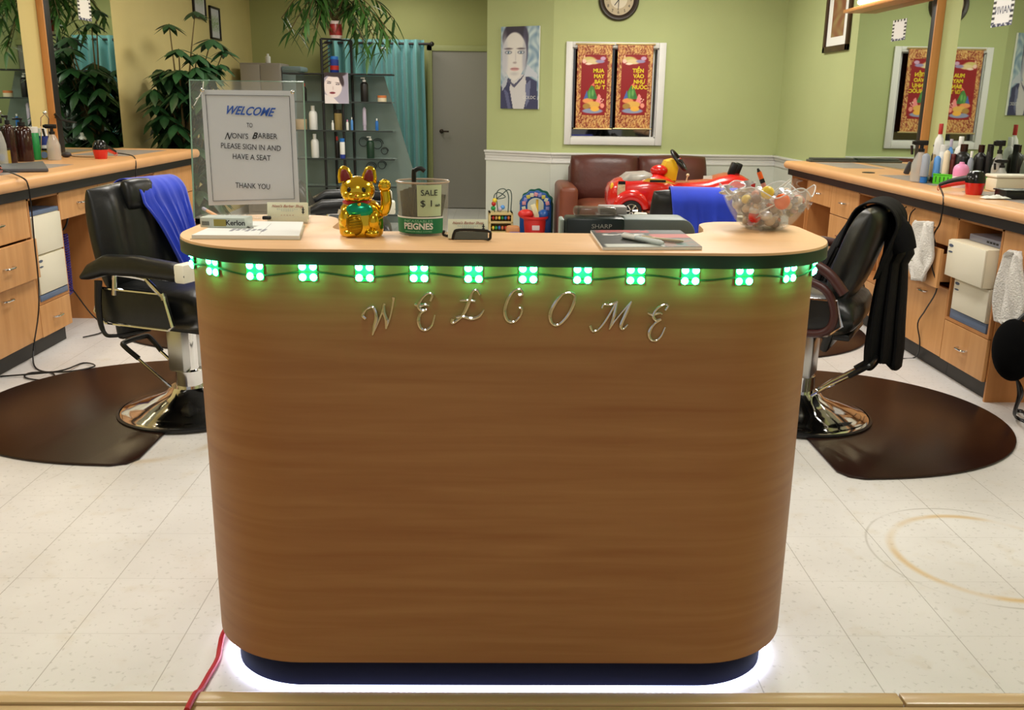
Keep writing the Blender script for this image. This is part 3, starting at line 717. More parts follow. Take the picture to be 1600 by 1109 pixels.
# ------------------------------------------------------------------ back wall: window banners, clock, pictures, posters
def banner(px0, px1, words, label, lx):
    c0 = ony(px0, 68, YB-0.05); c1 = ony(px1, 68, YB-0.05); wd = c1.x-c0.x; cx = (c0.x+c1.x)/2
    z1 = ony(px0, 68.5, YB-0.05).z; z0 = ony(px0, 201, YB-0.05).z; ht = z1-z0; cz = (z0+z1)/2
    t = thing('hanging_banner', label, 'banner', (cx, YB-0.05, cz), 0, 'red scroll banners in the window')
    def bg(u, v):
        # gold arabesque border
        a = sin(u*38+2.2*sin(v*26))*cos(v*46+2.0*sin(u*22)); g_ = 0.5+0.5*a
        c = tuple(p*(1-g_)+q*g_ for p, q in zip((128, 38, 26), (216, 168, 96)))
        if h2(int(u*60), int(v*120)) > 0.8: c = (226, 190, 120)
        x = abs(u-0.5); y = abs(v-0.52)
        if x < 0.375 and y < 0.355 and not (x > 0.34 and y > 0.325): c = (140, 6, 18)
        return c
    P = Paint(bg)
    for (x, y, rx, ry, c) in ((0.33, 0.82, 0.2, 0.035, (206, 190, 112)), (0.45, 0.795, 0.2, 0.03, (222, 200, 150)), (0.2, 0.80, 0.06, 0.025, (236, 196, 180)), (0.66, 0.80, 0.13, 0.02, (150, 140, 180)), (0.74, 0.835, 0.08, 0.022, (200, 160, 190)), (0.33, 0.77, 0.1, 0.012, (240, 220, 200)), (0.2, 0.855, 0.02, 0.02, (236, 196, 150))): P.ell(x, y, rx, ry, c, 0.25)
    P.pg([(0.22, 0.36), (0.42, 0.52), (0.50, 0.50), (0.62, 0.36)], (64, 130, 60)).pg([(0.20, 0.34), (0.30, 0.46), (0.34, 0.36)], (70, 100, 170)).pg([(0.42, 0.52), (0.50, 0.555), (0.52, 0.51)], (232, 120, 90))
    P.pg([(0.56, 0.32), (0.64, 0.42), (0.70, 0.40), (0.72, 0.30)], (238, 140, 140)).ell(0.34, 0.335, 0.16, 0.03, (232, 150, 90)).ell(0.5, 0.29, 0.2, 0.04, (226, 176, 84)).ell(0.30, 0.27, 0.11, 0.035, (170, 130, 60)).ell(0.48, 0.215, 0.30, 0.03, (140, 150, 180)).ell(0.55, 0.24, 0.13, 0.03, (240, 180, 70)).ell(0.76, 0.28, 0.06, 0.03, (236, 150, 130))
    for (x, y) in ((0.72, 0.36), (0.78, 0.35), (0.75, 0.33)): P.ell(x, y, 0.022, 0.010, (240, 190, 170))
    for (x, y, rx, ry, c) in ((0.38, 0.41, 0.03, 0.05, (96, 160, 84)), (0.47, 0.43, 0.03, 0.04, (110, 170, 90)), (0.54, 0.39, 0.03, 0.03, (50, 110, 60))): P.ell(x, y, rx, ry, c, 0.4)
    MB().box(-wd/2, wd/2, 0.0006, 0.004, -ht/2, ht/2).build('cloth', mat('banner_cloth', (150, 60, 40), 0.8), t, smooth=False)
    art('printed_face', wd, ht, 70, 150, P, t, Matrix())
    GT = mat('banner_gold_letters', (222, 196, 40), 0.5)
    for i, wrd in enumerate(words):
        text(wrd, ht*0.062, GT, t, Matrix.Translation((wd*(lx+0.02*i), -0.002, ht*(0.19-0.065*i))) @ Matrix.Rotation(pi/2, 4, 'X'), bold=0.0022)
    for z in (ht/2, -ht/2): MB().tube([(-wd/2-0.02, 0.0, z), (wd/2+0.02, 0.0, z)], 0.008, 10).build('rod', mat('brass_rod', (200, 180, 130), 0.3, 0.6), t)
    return t
banner(903, 957.5, ['MUA', 'MAY', 'BÁN', 'ĐẮT'], 'red scroll banner with yellow letters hanging in the left half of the window', 0.12)
banner(966, 1021.5, ['TIỀN', 'VÀO', 'NHƯ', 'NƯỚC'], 'red scroll banner with yellow letters hanging in the right half of the window', 0.10)
# clock
c = ony(966, 0, YB-0.03); c = Vector((1.212, YB, 2.418))
t = thing('wall_clock', 'round dark-framed wall clock above the window, cut by the top of the photo', 'clock', c)
CM = rot(x=pi/2)
MB().lathe([(0.150, 0.0), (0.205, 0.0), (0.205, 0.02), (0.19, 0.04), (0.165, 0.035), (0.150, 0.02), (0.150, 0.0)], 48, M=CM, cap=False).build('frame', mat('dark_wood_frame', (48, 34, 26), 0.4), t)
MB().lathe([(0, 0.005), (0.155, 0.005), (0.155, 0.012), (0, 0.012)], 48, M=CM).build('dial', mat('clock_dial', (196, 180, 150), 0.6, noise=0.12, nscale=20), t)
MB().lathe([(0, 0.0125), (0.085, 0.0125), (0.085, 0.0135), (0, 0.0135)], 40, M=CM).build('inner_dial', mat('clock_inner_dial', (222, 212, 190), 0.6), t)
for i in range(1, 13):
    a = radians(90-30*i)
    text(str(i), 0.040, INK, t, Matrix.Translation((0.122*cos(a), -0.0135, 0.122*sin(a))) @ Matrix.Rotation(pi/2, 4, 'X'), name='numeral')
MB().box(-0.004, 0.004, -0.018, -0.016, -0.01, 0.07, M=rot(y=radians(218))).build('hour_hand', INK, t)
MB().box(-0.003, 0.003, -0.021, -0.019, -0.01, 0.10, M=rot(y=radians(183))).build('minute_hand', INK, t)

def face_poster(c, wd, ht, R_, label, kind):
    t = thing('hair_poster', label, 'poster', c)
    if kind == 0:
        def bg(u, v):
            n = 0.5+0.5*sin(u*21+3*sin(v*17))*cos(v*19+2*sin(u*13)); return tuple(p*(1-n)+q*n for p, q in zip((120, 150, 176), (196, 212, 214)))
        P = Paint(bg); SK = (222, 218, 214); SH = (176, 178, 190)
        P.ell(0.38, 0.86, 0.34, 0.20, (52, 46, 64), 0.08).ell(0.64, 0.76, 0.07, 0.24, (70, 66, 92), 0.3)
        P.pg([(0.0, 0.0), (0.0, 0.28), (0.20, 0.38), (0.42, 0.30), (0.66, 0.42), (0.95, 0.34), (1, 0.0)], (62, 64, 98))
        P.pg([(0.30, 0.42), (0.64, 0.42), (0.72, 0.2), (0.62, 0.0), (0.34, 0.0), (0.24, 0.25)], (206, 204, 206))
        P.ell(0.36, 0.68, 0.31, 0.25, SK, 0.05).pg([(0.06, 0.64), (0.10, 0.48), (0.22, 0.38), (0.36, 0.345), (0.50, 0.39), (0.62, 0.50), (0.665, 0.66)], SK)
        P.ell(0.10, 0.62, 0.08, 0.25, (196, 196, 204), 0.6).ell(0.62, 0.62, 0.05, 0.18, SH, 0.7)
        P.pg([(0.12, 0.40), (0.36, 0.30), (0.62, 0.42), (0.56, 0.36), (0.36, 0.26), (0.16, 0.35)], (84, 84, 110)).pg([(0.62, 0.40), (0.70, 0.54), (0.98, 0.42), (0.95, 0.36), (0.80, 0.40)], (196, 202, 214))
        P.pg([(0.02, 0.30), (0.2, 0.42), (0.16, 0.30), (0.05, 0.22)], (180, 186, 200)).pg([(0.66, 0.30), (0.80, 0.36), (0.76, 0.1), (0.68, 0.02)], (110, 116, 150)).pg([(0.08, 0.25), (0.2, 0.2), (0.28, 0.0), (0.2, 0.0)], (96, 100, 136))
        for ex in (0.20, 0.53):
            P.ell(ex, 0.735, 0.11, 0.010, (96, 84, 92), 0.4).ell(ex, 0.690, 0.085, 0.020, (70, 74, 92), 0.35).ell(ex, 0.690, 0.066, 0.012, (228, 232, 236), 0.2).ell(ex, 0.690, 0.026, 0.013, (86, 120, 146), 0.2).ell(ex, 0.690, 0.010, 0.006, (20, 20, 30), 0.2)
        P.ell(0.39, 0.63, 0.012, 0.07, (200, 196, 196), 0.7).ell(0.37, 0.565, 0.05, 0.012, (172, 160, 160), 0.5).ell(0.37, 0.487, 0.115, 0.022, (206, 160, 160), 0.2).ell(0.37, 0.490, 0.105, 0.003, (130, 86, 92), 0.4)
        P.ell(0.36, 0.43, 0.10, 0.02, (200, 196, 196), 0.8)
    else:
        P = Paint(lambda u, v: (176-20*v, 170-20*v, 190-20*v)); SK = (236, 222, 220)
        P.pg([(0, 0), (0, 0.3), (0.35, 0.2), (0.6, 0.0)], (236, 228, 228)).pg([(0.0, 1.0), (0.0, 0.82), (0.3, 0.98), (0.75, 0.55), (0.80, 0.8), (0.7, 1.0)], (52, 38, 44))
        P.ell(0.36, 0.55, 0.38, 0.36, SK, 0.06, 0.3).ell(0.45, 0.98, 0.48, 0.12, (50, 36, 42), 0.15).ell(0.72, 0.78, 0.09, 0.22, (50, 36, 42), 0.3, 0.3)
        for ex, ey in ((0.20, 0.66), (0.56, 0.62)): P.ell(ex, ey+0.05, 0.10, 0.012, (90, 66, 66), 0.4, -0.1).ell(ex, ey, 0.085, 0.022, (74, 56, 66), 0.3).ell(ex, ey, 0.02, 0.014, (220, 220, 225), 0.2)
        P.ell(0.36, 0.50, 0.03, 0.06, (214, 192, 190), 0.7).ell(0.33, 0.345, 0.12, 0.035, (130, 40, 56), 0.2)
    MB().box(-wd/2, wd/2, 0.0006, 0.02, -ht/2, ht/2, M=R_).build('board', PAPER, t, smooth=False)
    art('printed_face', wd, ht, 60, 110, P, t, R_)
    if kind == 0:
        text('GOLDC', ht*0.055, WHITE, t, R_ @ Matrix.Translation((wd*0.26, -0.0015, -ht*0.36)) @ Matrix.Rotation(pi/2, 4, 'X'))
    return t
q = along(LA*0.48, 0.025, 0); ang = atan2(dv.y, dv.x)
a_ = ray(784, 105); b2 = ray(844, 105)
def hit(x, y, out=0.025):
    d = ray(x, y); n = nv; P_ = P0+nv*out; t_ = (P_-CAM).dot(Vector((n.x, n.y, 0)))/(d.x*n.x+d.y*n.y); return CAM+d*t_
A_, B_ = hit(783, 42), hit(844, 40); C_, D_ = hit(782, 169), hit(840, 171)
cen = (A_+B_+C_+D_)/4
face_poster(cen, ((B_-A_).xy.length+(D_-C_).xy.length)/2, ((A_.z-C_.z)+(B_.z-D_.z))/2, rot(z=ang), 'large poster of a woman in a blue collared jacket on the green angled wall', 0)
# framed picture on the right wall
def framed(wall, pxa, pxb, zt, zb, label, fcol, fw, pic):
    xs = XR if wall > 0 else XL; s = wall
    ya = onx(pxa[0], pxa[1], xs-s*0.02).y; yb = onx(pxb[0], pxb[1], xs-s*0.02).y
    wd = abs(yb-ya); ht = zt-zb; t = thing('framed_picture', label, 'picture', (xs-s*0.001, (ya+yb)/2, (zt+zb)/2))
    R_ = rot(z=-pi/2 if s > 0 else pi/2)
    f = MB()
    for a0, a1, b0, b1 in ((-wd/2, -wd/2+fw, -ht/2, ht/2), (wd/2-fw, wd/2, -ht/2, ht/2), (-wd/2, wd/2, -ht/2, -ht/2+fw), (-wd/2, wd/2, ht/2-fw, ht/2)): f.box(a0, a1, -0.025, 0, b0, b1, 0.003, M=R_)
    f.build('frame', fcol, t)
    m_ = MB().box(-wd/2+fw, wd/2-fw, -0.008, 0, -ht/2+fw, ht/2-fw, M=R_).build('mount', PAPER, t, smooth=False)
    art('printed_face', wd*pic[0], ht*pic[1], 20, 40, pic[2], t, R_ @ Matrix.Translation((0, -0.009, 0)))
    return t
def brownart(u, v):
    n = 0.5+0.5*sin(u*9+3*sin(v*12))*cos(v*15); return tuple(p*(1-n)+q*n for p, q in zip((128, 74, 52), (150, 130, 84)))
def palart(u, v):
    n = h2(int(u*14), int(v*30)); k = 1-sstep(0.1, 0.35, abs(v-0.5)); return tuple(p*(1-k*n)+q*k*n for p, q in zip((200, 200, 206), (120, 150, 90)))
BRF = mat('brown_picture_frame', (62, 40, 26), 0.4)
framed(1, (1289, 40), (1327, 40), 2.75, onx(1286, 83, XR-0.02).z, 'brown framed picture hanging high on the right wall', BRF, 0.05, (0.5, 0.72, brownart))
BKF = mat('black_picture_frame', (30, 24, 24), 0.4)
framed(-1, (303, 10), (322, 15), 2.75, onx(312, 29, XL+0.02).z, 'black framed picture on the left wall, cut off by the top of the photo', BKF, 0.022, (0.75, 0.85, palart))
framed(-1, (329, 30), (345, 45), onx(336, 11, XL+0.02).z, onx(336, 62, XL+0.02).z, 'black framed picture on the left wall, the lower and farther of the pair', BKF, 0.022, (0.8, 0.9, palart))

# ------------------------------------------------------------------ cloths over the chair backs
def chair_frame(loc, rz, dz, back, bx):
    return Matrix.Translation(loc) @ Matrix.Rotation(rz, 4, 'Z') @ Matrix.Translation((bx, 0, 0.60+dz)) @ Matrix.Rotation(radians(-back[2]), 4, 'Y')
def drape(Mc, h, yfn, fd, bd, fold, T=0.088, n=46, m=26, hang=0.0, top=0.0):
    # u along the path front -> top -> back, v across
    def f(u, v):
        L1, L2, L3_ = fd(v), 0.24, bd(v); tot = L1+L2+L3_; d = u*tot
        if d < L1: x, q = T, (h-0.075)-(L1-d)
        elif d < L1+L2:
            a = (d-L1)/L2*pi; x, q = T*cos(a), (h-0.075)+0.088*sin(a)
        else: x, q = -T-0.02*(d-L1-L2), (h-0.075)-(d-L1-L2)
        y0, y1 = yfn(u); y = y0+(y1-y0)*v
        e = min(1, abs(u-(L1+L2/2)/tot)*3.2)
        w_ = fold*e*(sin(v*19+u*3)+0.5*sin(v*41+2*u)); sg = 1 if x > 0 else -1
        x += sg*(abs(w_)+hang*e*v)
        return Mc @ Vector((x, y, q+top))
    return MB().grid(f, n, m)
CB = (0.50, 0.47, 9)
Mc = chair_frame(LC, radians(-22), 0, CB, -0.20)
solo('salon_cape', drape(Mc, 0.45, lambda u: ((-0.02+0.17*(1-min(1, u/0.40))**0.8 if u < 0.40 else -0.02), 0.275), lambda v: 0.36-0.04*v, lambda v: 0.20+0.1*v, 0.011, hang=0.012), BLUEC, 'bright blue salon cape draped over the back of the left barber chair', 'cape', solid=0.004)
CB2 = (0.50, 0.40, 10)
Mc = chair_frame((1.22, 5.9, 0.006), radians(80), -0.06, CB2, -0.20)
solo('salon_cape', drape(Mc, 0.38, lambda u: (-0.265, 0.125+0.02*sin(u*7)), lambda v: 0.2, lambda v: 0.42, 0.012), BLUEC, 'bright blue salon cape on the chair in front of the red toy car', 'cape', solid=0.004)
JK = mat('black_jacket_cloth', (9, 9, 11), 0.9, spec=0.25, bump=0.2, bscale=60)
CBR = (0.42, 0.43, 18)
Mc = chair_frame(RC, radians(150), 0, CBR, -0.14)
jk = thing('jacket', 'black jacket hung over the back of the right barber chair', 'jacket', (0, 0, 0))
drape(Mc, 0.42, lambda u: (-0.24, 0.07), lambda v: 0.20-0.05*v, lambda v: 0.16+0.06*v, 0.010, T=0.093).build('jacket_collar', JK, jk, solid=0.006)
def sheet(rows, Y0, Y1, name, fold=0.02, ph=0.0, nb=18, dx=0.0):
    def f(u, v):
        k = u*(len(rows)-1); i = min(int(k), len(rows)-2); fr = k-i; fr = fr*fr*(3-2*fr)
        y = rows[i][0]*(1-fr)+rows[i+1][0]*fr; xl = rows[i][1]*(1-fr)+rows[i+1][1]*fr; xr = rows[i][2]*(1-fr)+rows[i+1][2]*fr
        if u > 0.98: y += 7*sin(v*9+ph)
        Yd = Y0+(Y1-Y0)*v + fold*sin(v*nb+u*2+ph)*(0.3+u) + 0.5*fold*sin(v*37+ph*2)*u - 0.05*sin(pi*v)
        return ony(xl+(xr-xl)*v, y, Yd)
    MB().grid(f, 34, 30).build(name, JK, jk, solid=0.008)
sheet([(322, 1352, 1388), (335, 1372, 1404), (352, 1384, 1415), (372, 1384, 1423), (396, 1380, 1428), (412, 1374, 1418), (450, 1366, 1417), (500, 1357, 1414), (545, 1351, 1412), (572, 1350, 1408)], 4.02, 4.24, 'jacket_body', 0.024, 0.4)
sheet([(325, 1338, 1362), (345, 1326, 1352), (370, 1308, 1338), (400, 1290, 1325), (430, 1275, 1308), (462, 1262, 1296)], 4.30, 4.22, 'jacket_front', 0.012, 1.4, 12)
MB().tube([ony(1388, 340, 4.12), ony(1404, 365, 4.06), ony(1414, 392, 4.04)], [0.05, 0.062, 0.05], 14, smooth=5).build('sleeve', JK, jk)

# ------------------------------------------------------------------ generic bottles placed on shelves and counters
def lcol(nm, rgb, **k): return mat(nm, rgb, k.pop('rough', 0.35), **k)
def pxsize(p, px):   # metres for px pixels at the depth of p
    return px*((p-CAM).dot(FW))/FPX
def clampz(x, y, z):
    p = onz(x, y, z)
    for _ in range(200):
        if -3.09 < p.x < 2.84: break
        y += 0.5; p = onz(x, y, z)
    return p
def bottle(kind, x, yb, yt, wpx, zs, bcol, ccol, label, group=None, Y=None, lab=None, tilt=0.0, name=None, cat='bottle', rz=0.0):
    p = ony(x, yb, Y) if Y is not None else clampz(x, yb, zs)
    while Y is not None and Y < 7 and (p.x > 2.85 - 0.5*pxsize(p, wpx)): Y -= 0.02; p = ony(x, yb, Y)
    if Y is not None: p.z = zs
    W = pxsize(p, wpx); top = ony(x, yt, p.y); H = max(0.02, top.z-p.z); R = W/2
    t = thing(name or ('spray_bottle' if kind == 'spray' else 'can' if kind == 'can' else 'jar' if kind == 'jar' else 'bottle'), label, cat, p, rz, group)
    if tilt: t.rotation_euler = (tilt, 0, rz)
    if kind == 'plain': prof = [(0, 0), (R*0.94, 0), (R, H*0.03), (R, H*0.66), (R*0.85, H*0.74), (R*0.42, H*0.80), (R*0.40, H*0.82)]; cz0, cz1, cr = H*0.82, H, R*0.46
    elif kind == 'pump': prof = [(0, 0), (R*0.94, 0), (R, H*0.03), (R, H*0.70), (R*0.8, H*0.78), (R*0.35, H*0.82)]; cz0, cz1, cr = H*0.82, H*0.90, R*0.42
    elif kind == 'spray': prof = [(0, 0), (R*0.94, 0), (R, H*0.03), (R, H*0.42), (R*0.72, H*0.58), (R*0.36, H*0.72)]; cz0, cz1, cr = H*0.72, H*0.80, R*0.42
    elif kind == 'can': prof = [(0, 0), (R*0.94, 0), (R, H*0.02), (R, H*0.80), (R*0.9, H*0.82)]; cz0, cz1, cr = H*0.82, H, R*0.93
    elif kind == 'jar': prof = [(0, 0), (R*0.94, 0), (R, H*0.05), (R, H*0.62)]; cz0, cz1, cr = H*0.62, H, R*1.03
    else: prof = [(0, 0), (R*0.98, 0), (R, H*0.02), (R*0.9, H*0.5), (R*0.95, H*0.78)]; cz0, cz1, cr = H*0.78, H, R*0.8
    if kind == 'tube': prof = [(0, 0), (R*0.8, 0), (R*0.8, H*0.2), (R, H*0.22), (R*0.9, H*0.9), (R*0.5, H*0.97), (0, H)]
    if kind == 'dome': prof = [(0, 0), (R*0.96, 0), (R, H*0.03), (R*0.97, H*0.46)]; cz0, cz1, cr = H*0.46, H*0.99, R
    prof.append((0, prof[-1][1]))
    MB().lathe(prof, 20).build('body', bcol, t)
    if kind == 'tube': MB().lathe([(R*0.83, -0.0), (R*0.83, H*0.2), (R*0.79, H*0.2)], 20, cap=False).build('cap', ccol, t)
    elif kind == 'dome': MB().lathe([(R*1.0, cz0), (R*1.01, H*0.70), (R*0.9, H*0.82), (R*0.62, H*0.90), (R*0.35, H*0.93), (R*0.30, H), (0, H)], 24, cap=False).build('cap', ccol, t)
    elif kind == 'pump':
        MB().lathe([(0, cz0), (cr, cz0), (cr, cz1), (R*0.12, cz1), (R*0.12, H*0.96), (0, H*0.96)], 16).box(-R*0.9, R*0.22, -R*0.2, R*0.2, H*0.95, H, R*0.08).build('pump', ccol, t)
    elif kind == 'spray':
        MB().lathe([(0, cz0), (cr, cz0), (cr, cz1), (R*0.25, cz1), (R*0.25, H*0.88), (0, H*0.88)], 16).box(-R*1.0, R*0.75, -R*0.26, R*0.26, H*0.88, H, R*0.12).box(-R*1.25, -R*0.95, -R*0.15, R*0.15, H*0.90, H*0.98).box(-R*0.72, -R*0.52, -R*0.18, R*0.18, H*0.68, H*0.9, M=rot(y=-0.15)).build('spray_head', ccol, t)
    else: MB().lathe([(0, cz0), (cr, cz0), (cr, cz1-0.002), (cr*0.9, cz1), (0, cz1)], 20).build('cap', ccol, t)
    if lab:
        l0, l1, lc = lab; MB().lathe([(R*1.01, H*l0), (R*1.012, H*l1)], 20, cap=False).build('paper_label', lc, t)
    return t
C_W = lcol('bottle_white', (226, 226, 222)); C_K = lcol('bottle_black', (24, 22, 22)); C_BR = lcol('bottle_dark_brown', (50, 24, 20), rough=0.12)
C_G = lcol('bottle_green', (30, 140, 70)); C_B = lcol('bottle_blue', (40, 110, 190)); C_CL = lcol('bottle_clear', (205, 205, 200), alpha=0.5, rough=0.1); C_DG = lcol('bottle_dark_green', (24, 54, 38))
C_PK = lcol('bottle_pink', (236, 150, 196)); C_TN = lcol('bottle_tan', (186, 160, 124)); C_RD = lcol('bottle_red', (176, 36, 30)); C_GY = lcol('bottle_grey', (150, 158, 172)); C_DR = lcol('bottle_dark_red', (96, 30, 30)); C_LB = lcol('bottle_light_blue', (90, 150, 220)); C_CR = lcol('bottle_cream', (222, 208, 180)); C_GD = lcol('bottle_gold', (150, 130, 80)); C_OR = lcol('jar_orange', (200, 120, 70)); C_LV = lcol('bottle_lilac', (180, 170, 190)); C_NV = lcol('bottle_navy', (40, 60, 140))

# ------------------------------------------------------------------ left counter objects
bottle('pump', 19, 250, 180, 17, ZL, C_BR, C_K, 'dark brown pump bottle on the left counter, the left one of the pair')
bottle('pump', 40, 251, 184, 26, ZL, C_BR, C_K, 'wide dark brown pump bottle on the left counter, the right one of the pair', rz=0.2)
bottle('spray', 5, 240, 184, 16, ZL, C_CL, C_K, 'clear spray bottle with black trigger at the left edge of the photo')
bottle('can', 57, 237, 198, 15, ZL, C_G, C_W, 'green can with white cap on the left counter')
bottle('can', 71, 240, 200, 14, ZL, C_W, C_W, 'white can with dark blue print beside the green can', lab=(0.45, 0.75, C_NV))
bottle('spray', 86, 250, 194, 20, ZL, C_CL, C_K, 'clear spray bottle with black trigger beside the wooden mirror trim')
YB_ = mat('olive_yellow_box', (160, 140, 50), 0.5); BLb = mat('pale_blue_patch', (120, 150, 200), 0.5)
for (xa, xb, lbl) in ((-4, 12, 'yellow box with black lid left of the brown bottles'), (60, 80, 'yellow box with black lid right of the brown bottles')):
    p = clampz((xa+xb)/2, 251 if xa < 0 else 249, ZL); W = pxsize(p, xb-xa); t = thing('product_box', lbl, 'box', p, 0.15)
    H = ony((xa+xb)/2, 235, p.y).z-p.z
    MB().box(-W/2, W/2, 0.0, 0.07, 0, H, 0.003).build('body', YB_, t); MB().box(-W/2-0.003, W/2+0.003, -0.003, 0.073, H, H+0.012, 0.002).build('lid', BLKP, t)
    MB().lathe([(0, 0), (0.022, 0), (0.022, 0.001), (0, 0.001)], 16, M=rot(x=pi/2, loc=(0, 0, H*0.5))).build('printed_oval', BLb, t)
p = clampz(104, 246, ZL)
t = thing('hair_clipper', 'dark rounded clipper lying by the foot of the wood mirror trim', 'clipper', p, 0.1)
MB().ball((0, 0, 0.02), 0.035, (1, 0.7, 0.57)).build('body', mat('dark_grey_plastic', (56, 54, 60), 0.4), t)
MB().tube([(0.03, 0, 0.012), (0.07, -0.03, 0.008), (0.16, -0.02, 0.006), (0.26, 0.02, 0.006)], 0.003, 6, smooth=4).build('cord', BLKP, t)
p0 = onx(86, 181, -3.02); 
solo('straight_razor', MB().tube([onx(86, 178, -3.14), onx(95, 187, -3.12), onx(119, 191, -3.08)], [0.012, 0.008, 0.005], 8).tube([onx(86, 183, -3.14), onx(95, 188, -3.12)], 0.006, 6), BLKP, 'thin black open razor hung on the wood mirror trim at left', 'razor')
WH = clampz(64, 236, ZL); WH.y += 0.0
solo('wire_holder', MB().tube([WH, ony(64, 184, WH.y), ony(70, 178, WH.y), ony(76, 185, WH.y), Vector((WH.x+0.05, WH.y, WH.z))], 0.004, 6).ball(ony(70, 176, WH.y), 0.013), CHR, 'small wire holder with a black knob behind the green and white cans', 'holder')
A = [onz(2, 262, ZL), onz(68, 257, ZL), onz(76, 269, ZL), onz(2, 270, ZL)]
tr = MB().prism([(q.x, q.y) for q in A][::-1], ZL+0.0025, ZL+0.022, 0.005)
solo('tool_tray', tr, mat('slate_tray', (84, 86, 92), 0.5), 'flat slate grey tray on the front edge of the left counter', 'tray')
def dryer(base, d, label, cord, lean=0.0, hl=0.17, hz=0.075, tipz=0.03):
    d = Vector(d).normalized(); t = thing('hair_dryer', label, 'hair dryer', base)
    MB().lathe([(0, 0), (0.038, 0), (0.042, 0.01), (0.048, 0.05), (0.050, 0.062), (0, 0.062)], 28).build('nozzle', RED, t)
    MB().lathe([(0.050, 0.062), (0.049, 0.08), (0.043, 0.105), (0.030, 0.122), (0, 0.128)], 28, cap=False).build('barrel', mat('gloss_black', (18, 18, 20), 0.15), t)
    n = Vector((-d.y, d.x, 0)); a = d*0.035; e = d*(0.035+hl)
    a.z, e.z = hz, tipz
    MB().tube([a+Vector((0, 0, 0.008)), (a+e)/2+Vector((0, 0, 0.013)), e+Vector((0, 0, 0.006))], [0.018, 0.015, 0.012], 12, smooth=4).build('handle', BLKP, t)
    MB().tube([a-Vector((0, 0, 0.010)), (a+e)/2-Vector((0, 0, 0.004)), e-Vector((0, 0, 0.004))], [0.014, 0.013, 0.010], 12, smooth=4).build('handle_underside', RED, t)
    rr = [e+d*0.004+(n*cos(q)+Vector((0, 0, 1))*sin(q))*0.014+Vector((0, 0, -0.008)) for q in [2*pi*k/12 for k in range(12)]]
    MB().tube(rr, 0.0025, 6, closed=True).build('hanging_loop', mat('pale_red_loop', (220, 120, 100), 0.4), t)
    B = Vector(base); MB().tube([e]+[Vector(c)-B for c in cord], 0.0042, 6, smooth=5).build('cord', BLKP, t)
    return t
b1 = onz(158, 248, ZL)
e1 = onz(200, 243, ZL)
dryer(b1, (e1-b1), 'red and black hair dryer standing on the left counter above the near barber chair', [onz(206, 243, ZL+0.01), onx(212, 252, -2.485), onx(212, 272, -2.488), onx(211, 292, -2.495), onx(209, 320, -2.53)])
b2 = onz(-16, 268, ZL); e2 = onz(22, 277, ZL)
c2 = [onz(34, 277, ZL+0.008), onx(44, 290, -2.475), onx(49, 325, -2.478), onx(54, 380, -2.48), onx(60, 440, -2.48), onx(60, 490, -2.47), onz(52, 548, 0.05), onz(56, 575, 0.006), onz(84, 584, 0.006), onz(75, 594, 0.006), onz(40, 590, 0.006), onz(50, 582, 0.006), onz(110, 580, 0.006), onz(148, 572, 0.02), onz(130, 567, 0.006), onz(90, 580, 0.02), onz(0, 588, 0.006)]
dryer(b2, (e2-b2), 'red and black hair dryer cut by the left edge, its cord hanging to the floor', c2)
# sterilizer boxes in the open cabinets
def steril(s, y0, y1, z0, z1, label, out=0.0, oval=True):
    xf = 2.42 if s > 0 else -2.55
    t = thing('sterilizer_box', label, 'sterilizer', (xf, (y0+y1)/2, z0)); w_ = y1-y0; h_ = z1-z0
    MB().box(s*(-out), s*0.28, -w_/2, w_/2, 0, h_, 0.006).build('body', CREAMP, t)
    MB().box(s*(-out-0.008), s*(-out), -w_/2+0.003, w_/2-0.003, 0.004, h_-0.004, 0.003).build('door', mat('cream_door', (232, 226, 206), 0.35), t)
    if oval:
        for k, zz in enumerate((h_-0.03, h_-0.062)):
            MB().lathe([(0, 0), (0.022, 0), (0.022, 0.002), (0, 0.002)], 20, M=Matrix.Translation((s*(-out-0.008), (-1 if s < 0 else 1)*(w_/2-0.04), zz)) @ Matrix.Rotation(-s*pi/2, 4, 'Y') @ Matrix.Diagonal((0.35 if k == 0 else 0.2, 1, 1, 1))).build('badge', mat('blue_grey_badge', (70, 84, 110), 0.3), t)
    return t
BLU = mat('blue_grey_plastic', (96, 112, 140), 0.4)
solo('sterilizer_base_lid', MB().box(-2.80, -2.545, 5.14, 5.48, 0.3005, 0.335, 0.004), BLU, 'blue grey flat base under the left sterilizer boxes', 'case')  # base piece of the sterilizer stack, built as its own object
steril(-1, 5.14, 5.48, 0.336, 0.555, 'cream sterilizer box in the left cabinet, the lower of two')
steril(-1, 5.14, 5.48, 0.557, 0.775, 'cream sterilizer box in the left cabinet, the upper of two', oval=False)
solo('sterilizer_base_lid', MB().box(-2.80, -2.55, 5.14, 5.48, 0.776, 0.80, 0.004), BLU, 'blue grey flat lid on top of the left sterilizer boxes', 'case')  # lid piece of the same stack
solo('sterilizer_base_lid', MB().box(2.422, 2.68, 4.44, 4.82, 0.3355, 0.385, 0.004), BLU, 'blue grey flat base under the right sterilizer boxes', 'case')  # base piece of the right-hand stack
steril(1, 4.44, 4.80, 0.386, 0.56, 'cream sterilizer box in the right cabinet, the lower of two')
steril(1, 4.44, 4.83, 0.562, 0.755, 'cream sterilizer box in the right cabinet, the upper of two', out=0.045)
t = thing('disc_player', 'grey flat player on top of the upper right sterilizer box', 'device', (2.45, 4.62, 0.7555))
MB().box(0, 0.24, -0.16, 0.16, 0, 0.035, 0.004).build('body', mat('silver_grey_plastic', (140, 142, 158), 0.35), t)
for k in range(4): MB().box(-0.002, 0.002, -0.13+0.03*k, -0.11+0.03*k, 0.012, 0.022).build('button', BLKP, t)
